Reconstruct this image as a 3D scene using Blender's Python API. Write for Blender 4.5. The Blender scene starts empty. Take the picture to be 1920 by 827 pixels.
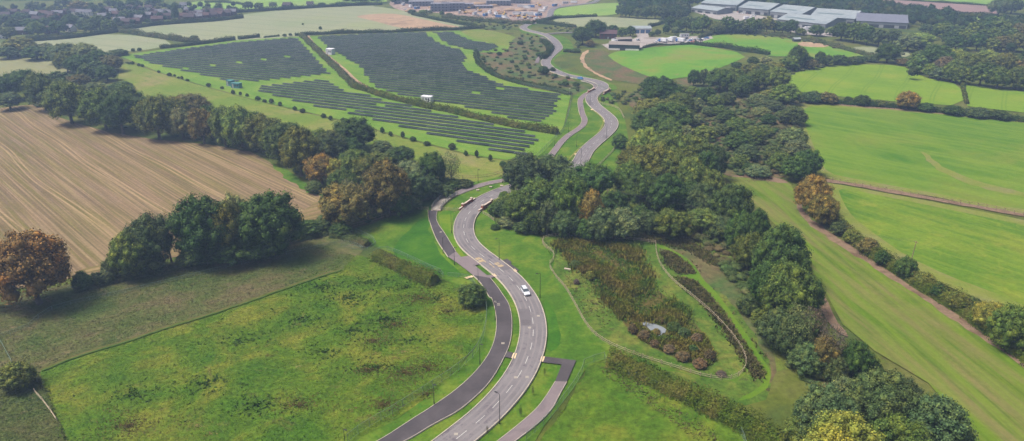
EXPO = 1.43; HAZE = 0.00038
import bpy, math, random
import numpy as np
random.seed(11)
rng = np.random.default_rng(11)
scene = bpy.context.scene
COL = scene.collection
R = math.radians
# ------------------------------------------------------------------ camera geometry
F = 1331.0; CAMH = 100.0; PITCH = math.atan(568.5 / F)
cp, sp = math.cos(PITCH), math.sin(PITCH)

def P(x, y, z=0.0):
    """ground point seen at photo pixel (x, y)"""
    u = 413.5 - y
    dx, dy, dz = (x - 960.0), F * cp + u * sp, -F * sp + u * cp
    t = (z - CAMH) / dz
    return np.array([dx * t, dy * t, z])

def PP(pts, z=0.0):
    return np.array([P(a, b, z) for a, b in pts])

def depth(x, y):
    p = P(x, y)
    return p[1] * cp + CAMH * sp

def size_at(x, y, wpx, hpx):
    p = P(x, y); d = p[1]
    w = wpx * depth(x, y) / F
    a = PITCH + math.atan((y - hpx - 413.5) / F)
    return w, max(0.5, CAMH - d * math.tan(a))

def to_px(p):
    zc = p[1] * cp + (CAMH - p[2]) * sp
    yc = p[1] * sp - (CAMH - p[2]) * cp
    return 960 + F * p[0] / zc, 413.5 - F * yc / zc

def srgb(r, g, b, k=1.0):
    f = lambda c: ((c / 255) / 12.92 if c / 255 <= 0.04045 else ((c / 255 + 0.055) / 1.055) ** 2.4)
    return (f(r) * k, f(g) * k, f(b) * k, 1.0)

# ------------------------------------------------------------------ mesh helpers
def np_mesh(name, V, faces_list):
    """V (n,3); faces_list: list of int arrays (m,k)"""
    me = bpy.data.meshes.new(name)
    V = np.asarray(V, dtype=np.float32)
    me.vertices.add(len(V)); me.vertices.foreach_set('co', V.ravel())
    loops = np.concatenate([f.ravel() for f in faces_list]).astype(np.int32)
    tot = np.concatenate([np.full(len(f), f.shape[1]) for f in faces_list]).astype(np.int32)
    st = np.concatenate([[0], np.cumsum(tot)[:-1]]).astype(np.int32)
    me.loops.add(len(loops)); me.loops.foreach_set('vertex_index', loops)
    me.polygons.add(len(tot)); me.polygons.foreach_set('loop_start', st); me.polygons.foreach_set('loop_total', tot)
    me.update(calc_edges=True); me.validate()
    return me

class MB:
    """collects shapes; build() links them as ONE mesh object"""
    def __init__(s): s.v = []; s.f = []
    def add(s, vs, fs):
        o = len(s.v); s.v += [tuple(v) for v in vs]; s.f += [tuple(i + o for i in f) for f in fs]; return s
    def box(s, c, d, rz=0.0, taper=1.0):
        ca, sa = math.cos(rz), math.sin(rz); vs = []
        for z in (-.5, .5):
            k = taper if z > 0 else 1.0
            for x, y in ((-.5, -.5), (.5, -.5), (.5, .5), (-.5, .5)):
                X, Y = x * d[0] * k, y * d[1] * k
                vs.append((c[0] + X * ca - Y * sa, c[1] + X * sa + Y * ca, c[2] + z * d[2]))
        return s.add(vs, [(3, 2, 1, 0), (4, 5, 6, 7), (0, 1, 5, 4), (1, 2, 6, 5), (2, 3, 7, 6), (3, 0, 4, 7)])
    def tube(s, a, b, r0, r1=None, n=8):
        r1 = r0 if r1 is None else r1
        a = np.array(a, float); b = np.array(b, float); w = (b - a); w /= (np.linalg.norm(w) + 1e-9)
        u = np.cross(w, (0, 0, 1.0)) if abs(w[2]) < .9 else np.cross(w, (1.0, 0, 0)); u /= np.linalg.norm(u); v = np.cross(w, u)
        vs = []
        for c, r in ((a, r0), (b, r1)):
            for k in range(n):
                t = 2 * math.pi * k / n; vs.append(c + r * (math.cos(t) * u + math.sin(t) * v))
        fs = [(k, (k + 1) % n, n + (k + 1) % n, n + k) for k in range(n)] + [tuple(range(n))[::-1], tuple(range(n, 2 * n))]
        return s.add(vs, fs)
    def beam(s, a, b, w, h):
        """horizontal-ish beam between two points"""
        a = np.array(a, float); b = np.array(b, float); d = b - a; L = math.hypot(d[0], d[1]) + 1e-9
        n = np.array([-d[1] / L, d[0] / L, 0]) * w / 2; z = np.array([0, 0, h / 2])
        return s.add([a - n - z, a + n - z, b + n - z, b - n - z, a - n + z, a + n + z, b + n + z, b - n + z],
                     [(3, 2, 1, 0), (4, 5, 6, 7), (0, 1, 5, 4), (1, 2, 6, 5), (2, 3, 7, 6), (3, 0, 4, 7)])
    def build(s, name, m, parent=None, bevel=0.0):
        me = bpy.data.meshes.new(name); me.from_pydata(s.v, [], s.f); me.update()
        o = bpy.data.objects.new(name, me); COL.objects.link(o)
        if m is not None: me.materials.append(m)
        if parent is not None: o.parent = parent
        if bevel > 0:
            b = o.modifiers.new('bevel', 'BEVEL'); b.width = bevel; b.segments = 2; b.limit_method = 'ANGLE'
        return o

def link(name, me, m=None, parent=None, smooth=False):
    if m is not None and not me.materials: me.materials.append(m)
    if smooth: me.polygons.foreach_set('use_smooth', [True] * len(me.polygons))
    o = bpy.data.objects.new(name, me); COL.objects.link(o)
    if parent is not None: o.parent = parent
    return o

def tag(o, label=None, cat=None, group=None, kind=None):
    if label: o['label'] = label
    if cat: o['category'] = cat
    if group: o['group'] = group
    if kind: o['kind'] = kind
    return o

def empty(name, loc, rz=0.0, sc=None):
    o = bpy.data.objects.new(name, None); COL.objects.link(o); o.location = [float(q) for q in loc]; o.rotation_euler = (0, 0, rz)
    o.empty_display_size = .5
    if sc is not None: o.scale = sc
    return o

def copy_tree(o, parent=None):
    c = o.copy(); COL.objects.link(c)
    if parent is not None: c.parent = parent
    for ch in list(o.children): copy_tree(ch, c)
    return c

ONES = ['', 'first', 'second', 'third', 'fourth', 'fifth', 'sixth', 'seventh', 'eighth', 'ninth', 'tenth', 'eleventh', 'twelfth', 'thirteenth',
        'fourteenth', 'fifteenth', 'sixteenth', 'seventeenth', 'eighteenth', 'nineteenth']
TENS = ['', '', 'twent', 'thirt', 'fort', 'fift', 'sixt', 'sevent', 'eight', 'ninet']
def ordn(n):
    if n < 20: return ONES[n]
    t, u = divmod(n, 10)
    if n >= 100: return 'hundred-and-' + ordn(n - 100) if n > 100 else 'hundredth'
    return TENS[t] + ('ieth' if u == 0 else 'y-' + ONES[u])

# ------------------------------------------------------------------ materials
def new_mat(name):
    m = bpy.data.materials.new(name); m.use_nodes = True
    nt = m.node_tree; b = nt.nodes['Principled BSDF']; b.inputs['Roughness'].default_value = .85
    b.inputs['Specular IOR Level'].default_value = .15
    return m, nt, b

def N(nt, t, **kw):
    n = nt.nodes.new(t)
    for k, v in kw.items(): setattr(n, k, v)
    return n

def noise(nt, vec, scale, detail=5, rough=.6, dist=0.0):
    n = N(nt, 'ShaderNodeTexNoise'); n.inputs['Scale'].default_value = scale; n.inputs['Detail'].default_value = detail
    n.inputs['Roughness'].default_value = rough; n.inputs['Distortion'].default_value = dist
    if vec is not None: nt.links.new(vec, n.inputs['Vector'])
    return n.outputs['Fac']

def ramp(nt, fac, stops):
    r = N(nt, 'ShaderNodeValToRGB'); e = r.color_ramp.elements
    while len(e) > 1: e.remove(e[-1])
    e[0].position = stops[0][0]; e[0].color = stops[0][1]
    for p, c in stops[1:]:
        q = e.new(p); q.color = c
    nt.links.new(fac, r.inputs['Fac']); return r.outputs['Color']

def mixc(nt, fac, a, b, mode='MIX'):
    m = N(nt, 'ShaderNodeMix', data_type='RGBA', blend_type=mode)
    for i, s in ((0, fac), (6, a), (7, b)):
        if hasattr(s, 'is_linked'): nt.links.new(s, m.inputs[i])
        else: m.inputs[i].default_value = s
    return m.outputs[2]

def plain(name, c, rough=.7, spec=.3, metal=0.0, var=0.12, vs=1.5):
    m, nt, b = new_mat(name); tc = N(nt, 'ShaderNodeTexCoord')
    f = noise(nt, tc.outputs['Object'], vs, 4)
    k = ramp(nt, f, [(.3, tuple([q * (1 - var) for q in c[:3]]) + (1,)), (.7, tuple([min(1, q * (1 + var)) for q in c[:3]]) + (1,))])
    nt.links.new(k, b.inputs['Base Color'])
    b.inputs['Roughness'].default_value = rough; b.inputs['Specular IOR Level'].default_value = spec; b.inputs['Metallic'].default_value = metal
    return m

def glassy(name, c, rough=.08):
    m, nt, b = new_mat(name); b.inputs['Base Color'].default_value = c; b.inputs['Roughness'].default_value = rough
    b.inputs['Specular IOR Level'].default_value = .8; return m

def field_mat(name, c1, c2, c3, patch=40.0, fine=1.2, contrast=.32, streak=None, spots=None, bump=.5, curve=0.0, island=False, mid=.5, spread=.13, tram=None):
    """mottled ground: three colours in patches, fine grain, optional drill lines (angle, width_m, strength, colour, stretch)"""
    m, nt, b = new_mat(name); tc = N(nt, 'ShaderNodeTexCoord'); vec = tc.outputs['Object']
    big = noise(nt, vec, 1 / patch, 7, .62, .4)
    col = ramp(nt, big, [(mid - spread, c1), (mid, c2), (mid + spread, c3)])
    if spots:
        sc, c4, lo, hi = spots
        s = noise(nt, vec, 1 / sc, 6, .7, .8)
        fac = ramp(nt, s, [(lo, (0, 0, 0, 1)), (hi, (1, 1, 1, 1))])
        col = mixc(nt, fac, col, c4)
    if streak:
        for (ang, w, strength, cs, stretch) in (streak if isinstance(streak, list) else [streak]):
            mp = N(nt, 'ShaderNodeMapping'); nt.links.new(vec, mp.inputs['Vector']); mp.inputs['Rotation'].default_value = (0, 0, -ang)
            v2 = mp.outputs['Vector']
            if curve:
                sx = N(nt, 'ShaderNodeSeparateXYZ'); nt.links.new(v2, sx.inputs[0])
                m1 = N(nt, 'ShaderNodeMath', operation='MULTIPLY'); nt.links.new(sx.outputs[0], m1.inputs[0]); nt.links.new(sx.outputs[0], m1.inputs[1])
                m2 = N(nt, 'ShaderNodeMath', operation='MULTIPLY_ADD'); nt.links.new(m1.outputs[0], m2.inputs[0]); m2.inputs[1].default_value = curve
                nt.links.new(sx.outputs[1], m2.inputs[2])
                cx = N(nt, 'ShaderNodeCombineXYZ'); nt.links.new(sx.outputs[0], cx.inputs[0]); nt.links.new(m2.outputs[0], cx.inputs[1]); v2 = cx.outputs[0]
            mp2 = N(nt, 'ShaderNodeMapping'); nt.links.new(v2, mp2.inputs['Vector']); mp2.inputs['Scale'].default_value = (1 / (w * stretch), 1 / w, 1)
            s = noise(nt, mp2.outputs['Vector'], 1.0, 3, .65)
            fac = ramp(nt, s, [(.42, (0, 0, 0, 1)), (.62, (strength,) * 3 + (1,))])
            col = mixc(nt, fac, col, cs)
    if tram:   # pairs of wheel tracks repeating across the field
        ta, sp_, tw, tc_, ts = tram
        mp = N(nt, 'ShaderNodeMapping'); nt.links.new(vec, mp.inputs['Vector']); mp.inputs['Rotation'].default_value = (0, 0, -ta)
        sx = N(nt, 'ShaderNodeSeparateXYZ'); nt.links.new(mp.outputs[0], sx.inputs[0])
        wob = noise(nt, vec, .007, 1); w1 = N(nt, 'ShaderNodeMath', operation='MULTIPLY_ADD'); nt.links.new(wob, w1.inputs[0]); w1.inputs[1].default_value = 16; nt.links.new(sx.outputs[1], w1.inputs[2])
        tot = None
        for sh in (0.0, 1.9):
            a1 = N(nt, 'ShaderNodeMath', operation='ADD'); nt.links.new(w1.outputs[0], a1.inputs[0]); a1.inputs[1].default_value = sh + 4000
            f1 = N(nt, 'ShaderNodeMath', operation='MODULO'); nt.links.new(a1.outputs[0], f1.inputs[0]); f1.inputs[1].default_value = sp_
            l1 = N(nt, 'ShaderNodeMath', operation='LESS_THAN'); nt.links.new(f1.outputs[0], l1.inputs[0]); l1.inputs[1].default_value = tw
            if tot is None: tot = l1.outputs[0]
            else:
                mx_ = N(nt, 'ShaderNodeMath', operation='MAXIMUM'); nt.links.new(tot, mx_.inputs[0]); nt.links.new(l1.outputs[0], mx_.inputs[1]); tot = mx_.outputs[0]
        wear = noise(nt, vec, .06, 4, .7); wm = N(nt, 'ShaderNodeMath', operation='MULTIPLY'); nt.links.new(wear, wm.inputs[0]); nt.links.new(tot, wm.inputs[1])
        wm2 = N(nt, 'ShaderNodeMath', operation='MULTIPLY'); nt.links.new(wm.outputs[0], wm2.inputs[0]); wm2.inputs[1].default_value = ts * 2
        col = mixc(nt, wm2.outputs[0], col, tc_)
    fn = noise(nt, vec, 1 / fine, 6, .75)
    br = ramp(nt, fn, [(.28, (1 - contrast,) * 3 + (1,)), (.72, (1 + contrast,) * 3 + (1,))])
    col = mixc(nt, 1.0, col, br, 'MULTIPLY')
    if island:
        g = N(nt, 'ShaderNodeNewGeometry'); br2 = ramp(nt, g.outputs['Random Per Island'], [(0, (.62, .62, .62, 1)), (1, (1.25, 1.25, 1.2, 1))])
        col = mixc(nt, 1.0, col, br2, 'MULTIPLY')
    nt.links.new(col, b.inputs['Base Color'])
    bp = N(nt, 'ShaderNodeBump'); bp.inputs['Strength'].default_value = bump; bp.inputs['Distance'].default_value = fine * .35
    nt.links.new(fn, bp.inputs['Height']); nt.links.new(bp.outputs[0], b.inputs['Normal'])
    b.inputs['Roughness'].default_value = .95; b.inputs['Specular IOR Level'].default_value = .08
    return m

def leaf_mat(name='foliage'):
    m, nt, b = new_mat(name)
    oi = N(nt, 'ShaderNodeObjectInfo'); g = N(nt, 'ShaderNodeNewGeometry'); tc = N(nt, 'ShaderNodeTexCoord')
    br = ramp(nt, g.outputs['Random Per Island'], [(0, (.5, .52, .55, 1)), (.5, (1, 1, 1, 1)), (1, (1.75, 1.6, 1.3, 1))])
    col = mixc(nt, 1.0, oi.outputs['Color'], br, 'MULTIPLY')
    # clump tint, own to each plant: leaf colour drifts between branches
    mp = N(nt, 'ShaderNodeVectorMath', operation='ADD'); nt.links.new(tc.outputs['Object'], mp.inputs[0]); nt.links.new(oi.outputs['Random'], mp.inputs[1])
    s = noise(nt, mp.outputs[0], 4.5, 3, .6)
    tint = ramp(nt, s, [(.32, (.72, .86, .92, 1)), (.5, (1, 1, 1, 1)), (.68, (1.5, 1.22, .9, 1))])
    col = mixc(nt, 1.0, col, tint, 'MULTIPLY')
    nt.links.new(col, b.inputs['Base Color']); b.inputs['Roughness'].default_value = .7; b.inputs['Specular IOR Level'].default_value = .12
    return m

def hedge_mat(name, c1, c2, c3):
    m = field_mat(name, c1, c2, c3, patch=5, fine=.9, contrast=.35, island=True, bump=0)
    return m

# ------------------------------------------------------------------ surfaces traced on the ground plane
def smooth_poly(pts, it=2):
    p = np.array(pts)
    for _ in range(it):
        q = np.roll(p, -1, axis=0); a = p * .75 + q * .25; b = p * .25 + q * .75
        p = np.empty((len(a) * 2, p.shape[1])); p[0::2] = a; p[1::2] = b
    return p

def edge_jitter(p, amp, step=6.0, seed=0):
    r = np.random.default_rng(seed); out = []
    for i in range(len(p)):
        a, b = p[i], p[(i + 1) % len(p)]; L = np.linalg.norm(b - a); n = max(1, int(L / step))
        for k in range(n):
            q = a + (b - a) * k / n; out.append(q + np.array([r.normal(0, amp), r.normal(0, amp), 0])[:len(q)])
    return np.array(out)

LAYER = [0.0]
def patch(name, px, mat, z=None, smooth=1, jit=0.0, kind='structure'):
    """a field or verge: outline in photo pixels put down on the ground"""
    import bmesh
    if z is None:
        LAYER[0] += .006; z = .03 + LAYER[0]
    g = PP(px)[:, :2]
    if smooth: g = smooth_poly(g, smooth)
    if jit: g = edge_jitter(g, jit, 3.0 if jit < 1 else 7.0, len(px))
    bm = bmesh.new(); vs = [bm.verts.new((q[0], q[1], z)) for q in g]
    f = bm.faces.new(vs)
    if f.normal.z < 0: f.normal_flip()
    bmesh.ops.triangulate(bm, faces=bm.faces[:])
    me = bpy.data.meshes.new(name); bm.to_mesh(me); bm.free(); me.materials.append(mat)
    if len(me.polygons) and me.polygons[0].normal.z < 0: me.flip_normals()
    o = bpy.data.objects.new(name, me); COL.objects.link(o); tag(o, kind=kind); return o

def spline(pts, step=2.0):
    """Catmull-Rom through ground points, resampled"""
    p = np.array(pts, float)[:, :2]; p = np.vstack([2 * p[0] - p[1], p, 2 * p[-1] - p[-2]]); out = []
    for i in range(1, len(p) - 2):
        L = np.linalg.norm(p[i + 1] - p[i]); n = max(2, int(L / step) + 1)
        d = [max(np.linalg.norm(p[i + k] - p[i + k - 1]), 1e-4) ** .5 for k in (0, 1, 2)]
        t0, t1 = 0, d[0]; t2 = t1 + d[1]; t3 = t2 + d[2]
        for k in range(n):
            t = t1 + (t2 - t1) * k / n
            A1 = (t1 - t) / (t1 - t0) * p[i - 1] + (t - t0) / (t1 - t0) * p[i]
            A2 = (t2 - t) / (t2 - t1) * p[i] + (t - t1) / (t2 - t1) * p[i + 1]
            A3 = (t3 - t) / (t3 - t2) * p[i + 1] + (t - t2) / (t3 - t2) * p[i + 2]
            B1 = (t2 - t) / (t2 - t0) * A1 + (t - t0) / (t2 - t0) * A2
            B2 = (t3 - t) / (t3 - t1) * A2 + (t - t1) / (t3 - t1) * A3
            out.append((t2 - t) / (t2 - t1) * B1 + (t - t1) / (t2 - t1) * B2)
    out.append(p[-2]); out = np.array(out)
    s = np.concatenate([[0], np.cumsum(np.linalg.norm(np.diff(out, axis=0), axis=1))])
    n = max(2, int(s[-1] / step) + 1); q = np.linspace(0, s[-1], n)
    return np.stack([np.interp(q, s, out[:, 0]), np.interp(q, s, out[:, 1])], 1)

def smooth_line(c, k=3, it=2):
    c = c.copy()
    for _ in range(it):
        d = c.copy()
        for j in range(1, k + 1):
            for i in range(len(c)):
                pass
        pad = np.vstack([np.repeat(c[:1], k, 0), c, np.repeat(c[-1:], k, 0)])
        d = sum(pad[i:i + len(c)] for i in range(2 * k + 1)) / (2 * k + 1)
        d[0] = c[0]; d[-1] = c[-1]; c = d
    return c

def normals2(c):
    t = np.gradient(c, axis=0); t /= np.linalg.norm(t, axis=1)[:, None] + 1e-9
    return np.stack([-t[:, 1], t[:, 0]], 1)

def ribbon(name, c, l, r, z, mat, kind='structure'):
    """strip from offset l (left +) to r along centre line c"""
    n = normals2(c); a = c + n * l; b = c + n * r; m = len(c)
    V = np.zeros((2 * m, 3)); V[:m, :2] = b; V[m:, :2] = a; V[:, 2] = z
    i = np.arange(m - 1); Fq = np.stack([i, i + 1, m + i + 1, m + i], 1)
    o = link(name, np_mesh(name, V, [Fq]), mat)
    if o.data.polygons[0].normal.z < 0: o.data.flip_normals()
    tag(o, kind=kind); return o

def kerb(name, c, off, z0, z1, w, mat):
    n = normals2(c); m = len(c)
    prof = [(off - w / 2, z0), (off - w / 2, z1), (off + w / 2, z1), (off + w / 2, z0)]
    V = []
    for o_, z in prof:
        q = np.zeros((m, 3)); q[:, :2] = c + n * o_; q[:, 2] = z; V.append(q)
    V = np.concatenate(V); i = np.arange(m - 1); fs = []
    for k in range(3): fs.append(np.stack([k * m + i, k * m + i + 1, (k + 1) * m + i + 1, (k + 1) * m + i], 1))
    o = link(name, np_mesh(name, V, fs), mat); tag(o, kind='structure'); return o

def inside(pt, poly):
    x, y = pt; c = False; n = len(poly); j = n - 1
    for i in range(n):
        xi, yi = poly[i][0], poly[i][1]; xj, yj = poly[j][0], poly[j][1]
        if (yi > y) != (yj > y) and x < (xj - xi) * (y - yi) / (yj - yi + 1e-12) + xi: c = not c
        j = i
    return c

def inside_many(p, poly):
    x, y = p[:, 0], p[:, 1]; c = np.zeros(len(p), bool); n = len(poly); j = n - 1
    for i in range(n):
        xi, yi = poly[i][0], poly[i][1]; xj, yj = poly[j][0], poly[j][1]
        k = ((yi > y) != (yj > y)) & (x < (xj - xi) * (y - yi) / (yj - yi + 1e-12) + xi); c ^= k; j = i
    return c

def fill_points(px, n, r=None):
    """n random ground points inside a pixel outline"""
    g = PP(px)[:, :2]; lo, hi = g.min(0), g.max(0); out = np.zeros((0, 2))
    r = r or rng
    while len(out) < n:
        q = r.uniform(lo, hi, (n * 2, 2)); q = q[inside_many(q, g)]; out = np.vstack([out, q])
    return out[:n]

def poly_area(px):
    g = PP(px); x, y = g[:, 0], g[:, 1]
    return abs(np.dot(x, np.roll(y, -1)) - np.dot(y, np.roll(x, -1))) / 2

def poisson(px, dmin, tries=4000, seed=0):
    r = np.random.default_rng(seed); q = fill_points(px, tries, r); out = []
    for a in q:
        if all((a[0] - b[0]) ** 2 + (a[1] - b[1]) ** 2 > dmin * dmin for b in out): out.append(a)
    return out
# ------------------------------------------------------------------ plants
ICO = None
def ico():
    global ICO
    if ICO is None:
        import bmesh
        bm = bmesh.new(); bmesh.ops.create_icosphere(bm, subdivisions=2, radius=1)
        ICO = (np.array([v.co[:] for v in bm.verts]), np.array([[v.index for v in f.verts] for f in bm.faces])); bm.free()
    return ICO

def leaf_quads(C, Nn, size, r, droop=.0):
    """one bent card per centre C, facing roughly Nn"""
    n = len(C); Nn = Nn + r.normal(0, .34, (n, 3)); Nn /= np.linalg.norm(Nn, axis=1)[:, None]
    a = r.normal(0, 1, (n, 3)); U = np.cross(Nn, a); U /= np.linalg.norm(U, axis=1)[:, None] + 1e-9; W = np.cross(Nn, U)
    s = size * r.uniform(.6, 1.35, (n, 1)); e = r.uniform(.55, 1.0, (n, 1))
    V = np.stack([C - U * s, C - W * s * e, C + U * s, C + W * s * e], 1).reshape(-1, 3)
    Fq = np.arange(4 * n).reshape(-1, 4); return V, Fq

def crown_mesh(name, seed, shape='round', nl=34, leaves=9000, size=.017, core=.62, base=.05, raise_=0.0):
    """unit crown, width about 1, top at z=1; built of foliage lobes around the limbs"""
    r = np.random.default_rng(seed); L = []; 
    gold = math.pi * (3 - 5 ** .5)
    for i in range(nl):
        t = (i + .5) / nl; ph = i * gold + r.normal(0, .25)
        z = 1 - 1.75 * t if shape != 'bush' else 1 - 1.35 * t
        rad = math.sqrt(max(0, 1 - z * z)) if abs(z) < 1 else 0
        k = r.uniform(.78, 1.14)
        lr = r.uniform(.055, .125) if shape != 'bush' else r.uniform(.06, .13)
        if shape == 'tall': xr, zc, zr = .34, .52, .39
        elif shape == 'bush': xr, zc, zr = .36, .42, .42
        elif shape == 'flat': xr, zc, zr = .38, .56, .31
        else: xr, zc, zr = .37, .53, .37
        L.append((rad * math.cos(ph) * xr * k, rad * math.sin(ph) * xr * k, zc + z * zr * k, lr))
    for i in range(16):
        q = r.normal(0, 1, 3); q /= np.linalg.norm(q); zc = .42 if shape == 'bush' else .57
        L.append((q[0] * xr * .55, q[1] * xr * .55, zc + q[2] * zr * .5, r.uniform(.15, .2)))
    L = np.array(L)
    if shape == 'sparse': L = L[::1]; L[:, 3] *= .75
    area = L[:, 3] ** 2; cnt = (area / area.sum() * leaves).astype(int)
    Cs, Ns = [], []
    for (x, y, z, lr), c in zip(L, cnt):
        d = r.normal(0, 1, (c, 3)); d[:, 2] += .25; d /= np.linalg.norm(d, axis=1)[:, None]
        rr = lr * (r.uniform(.62, 1.22, (c, 1))) * (1 + .14 * np.sin(d[:, :1] * 9 + x * 50) * np.sin(d[:, 1:2] * 8 + y * 50))
        p = np.array([x, y, z]) + d * rr
        # drop cards buried deep in other lobes
        keep = np.ones(c, bool)
        for (a, b, e, g) in L:
            dd = np.linalg.norm(p - np.array([a, b, e]), axis=1)
            keep &= ~(dd < g * .55)
        Cs.append(p[keep]); Ns.append(d[keep])
    C = np.concatenate(Cs); Nn = np.concatenate(Ns)
    ok = C[:, 2] > (0.0 if shape == 'bush' else base); C = C[ok]; Nn = Nn[ok]
    V, Fq = leaf_quads(C, Nn, size, r)
    if shape == 'bush': V[:, 2] = np.maximum(V[:, 2], .0)
    faces = [Fq]
    if core > 0:
        iv, fi = ico(); vs, fs = [V], []
        o = len(V)
        for (x, y, z, lr) in L:
            if z - lr * core < 0 and shape != 'bush': continue
            q = iv * lr * core * (1 + r.normal(0, .06, (len(iv), 1))) + (x, y, z); vs.append(q); fs.append(fi + o); o += len(iv)
        V = np.concatenate(vs); faces.append(np.concatenate(fs))
    return np_mesh(name, V, faces)

def trunk_mesh(name, seed, h=.55, r0=.03):
    r = np.random.default_rng(seed); m = MB()
    k = [np.array([0, 0, -.01])]; 
    for i in range(1, 4): k.append(np.array([r.normal(0, .008) * i, r.normal(0, .008) * i, h * i / 3.0]))
    rad = [r0 * 1.35, r0, r0 * .8, r0 * .45]
    for i in range(3): m.tube(k[i], k[i + 1], rad[i], rad[i + 1], 8)
    for j in range(7):
        t = r.uniform(.35, .95); i = min(2, int(t * 3)); a = k[i] + (k[i + 1] - k[i]) * (t * 3 - i)
        ph = j * 2.4; L = r.uniform(.18, .3); b = a + np.array([math.cos(ph) * L, math.sin(ph) * L, L * r.uniform(.5, 1.0)])
        m.tube(a, b, r0 * .42, r0 * .14, 6)
    me = bpy.data.meshes.new(name); me.from_pydata(m.v, [], m.f); me.update(); return me

PAL = dict(dark=(.038, .074, .016), mid=(.066, .108, .022), olive=(.082, .106, .022), brown=(.096, .088, .028), autumn=(.135, .108, .026),
           orange=(.150, .082, .026), yellow=(.17, .18, .035), pale=(.110, .145, .060), grey=(.084, .116, .046), greydark=(.050, .080, .028),
           lime=(.105, .155, .03), rust=(.09, .074, .040), bare=(.095, .080, .062))
PROTO = {}
def init_plants():
    M['leaf'] = leaf_mat(); M['bark'] = plain('bark', (.09, .075, .06, 1), .9, .1, var=.3, vs=14)
    spec = [('round', 'round', 90, 24000, .0125), ('round2', 'round', 120, 24000, .0125), ('round3', 'round', 70, 22000, .0125), ('tall', 'tall', 80, 18000, .0125),
            ('tall2', 'tall', 60, 18000, .0125), ('flat', 'flat', 90, 20000, .0125), ('bush', 'bush', 80, 15000, .016), ('bush2', 'bush', 100, 15000, .016), ('bush3', 'bush', 60, 14000, .016),
            ('sparse', 'tall', 60, 5000, .012)]
    for i, (k, sh, nl, lv, sz) in enumerate(spec):
        me = crown_mesh('crown', 100 + i * 7, sh, nl, lv, sz, core=(.0 if k == 'sparse' else .6)); me.materials.append(M['leaf'])
        tm = trunk_mesh('trunk', 300 + i); tm.materials.append(M['bark']); PROTO[k] = (me, tm)
    for i in range(4):   # light ones for plants far away
        me = crown_mesh('crown', 500 + i * 3, ('round', 'tall', 'bush', 'round')[i], 50, 5200, .02, core=.66); me.materials.append(M['leaf'])
        tm = trunk_mesh('trunk', 600 + i); tm.materials.append(M['bark']); PROTO['far%d' % i] = (me, tm)

PLANTS = []   # (root, cluster, adjective, noun, px, py)
def plant(g, w, h, colour, proto=None, name='tree', cluster='', adj=None, sink=0.0, rnd=None, label=None, noun=None):
    r = rnd or random
    far = g[1] > 430
    if proto is None:
        if name == 'tree': proto = r.choice(['round', 'round2', 'round3', 'flat'] if w > h * .75 else ['tall', 'tall2', 'round3', 'round2'])
        else: proto = r.choice(['bush', 'bush2', 'bush3'])
        if far: proto = r.choice(['far0', 'far1', 'far3']) if name == 'tree' else 'far2'
    root = empty(name, (g[0], g[1], -.05), r.uniform(0, 6.28), (w / .96, w / .96, h))
    me, tm = PROTO[proto]
    c = link('crown', me, None, root)
    k = r.uniform(.88, 1.36); cc = PAL[colour]
    c.color = (cc[0] * k * r.uniform(.9, 1.15), cc[1] * k, cc[2] * k * r.uniform(.85, 1.1), 1)
    if not proto.startswith('bush') and proto != 'far2':
        link('trunk', tm, None, root)
    PLANTS.append((root, cluster, adj or colour, noun or name, w, h, label))
    return root

def tree_px(x, y, wpx, hpx, colour, proto=None, name='tree', cluster='', label=None, noun=None, r=None):
    w, h = size_at(x, y, wpx, hpx); 
    return plant(P(x, y), w, h, colour, proto, name, cluster, label=label, noun=noun, rnd=r)

ADJ = dict(dark='dark green', mid='mid green', olive='olive green', brown='brownish green', autumn='golden brown', orange='rusty orange', yellow='bright yellow', pale='silvery green',
           grey='grey green', greydark='dusky green', lime='light green', rust='rust red', bare='thin brownish')
def label_plants():
    by = {}
    for rec in PLANTS: by.setdefault(rec[1], []).append(rec)
    for cl, recs in by.items():
        where, grp, cat = CLUSTERS[cl]
        recs.sort(key=lambda q: to_px(q[0].location)[0])
        seen = {}
        tot = {}
        for q in recs:
            if q[6] is None: tot[q[2]] = tot.get(q[2], 0) + 1
        for q in recs:
            root, _, adj, noun, w, h, lab = q
            if lab is None:
                seen[adj] = seen.get(adj, 0) + 1; i = seen[adj]; n = tot[adj]
                nm = ADJ.get(adj, adj); nn = noun.replace('_', ' ')
                if n == 1: lab = f'the only {nm} {nn} {where}'
                else:
                    pos = 'leftmost such' if i == 1 else 'rightmost such' if i == n else ordn(i) + ' such from left'
                    lab = f'{nm} {nn}, {pos} {where}'
            tag(root, lab, 'tree' if root.name.startswith('tree') else 'shrub', grp)

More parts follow.
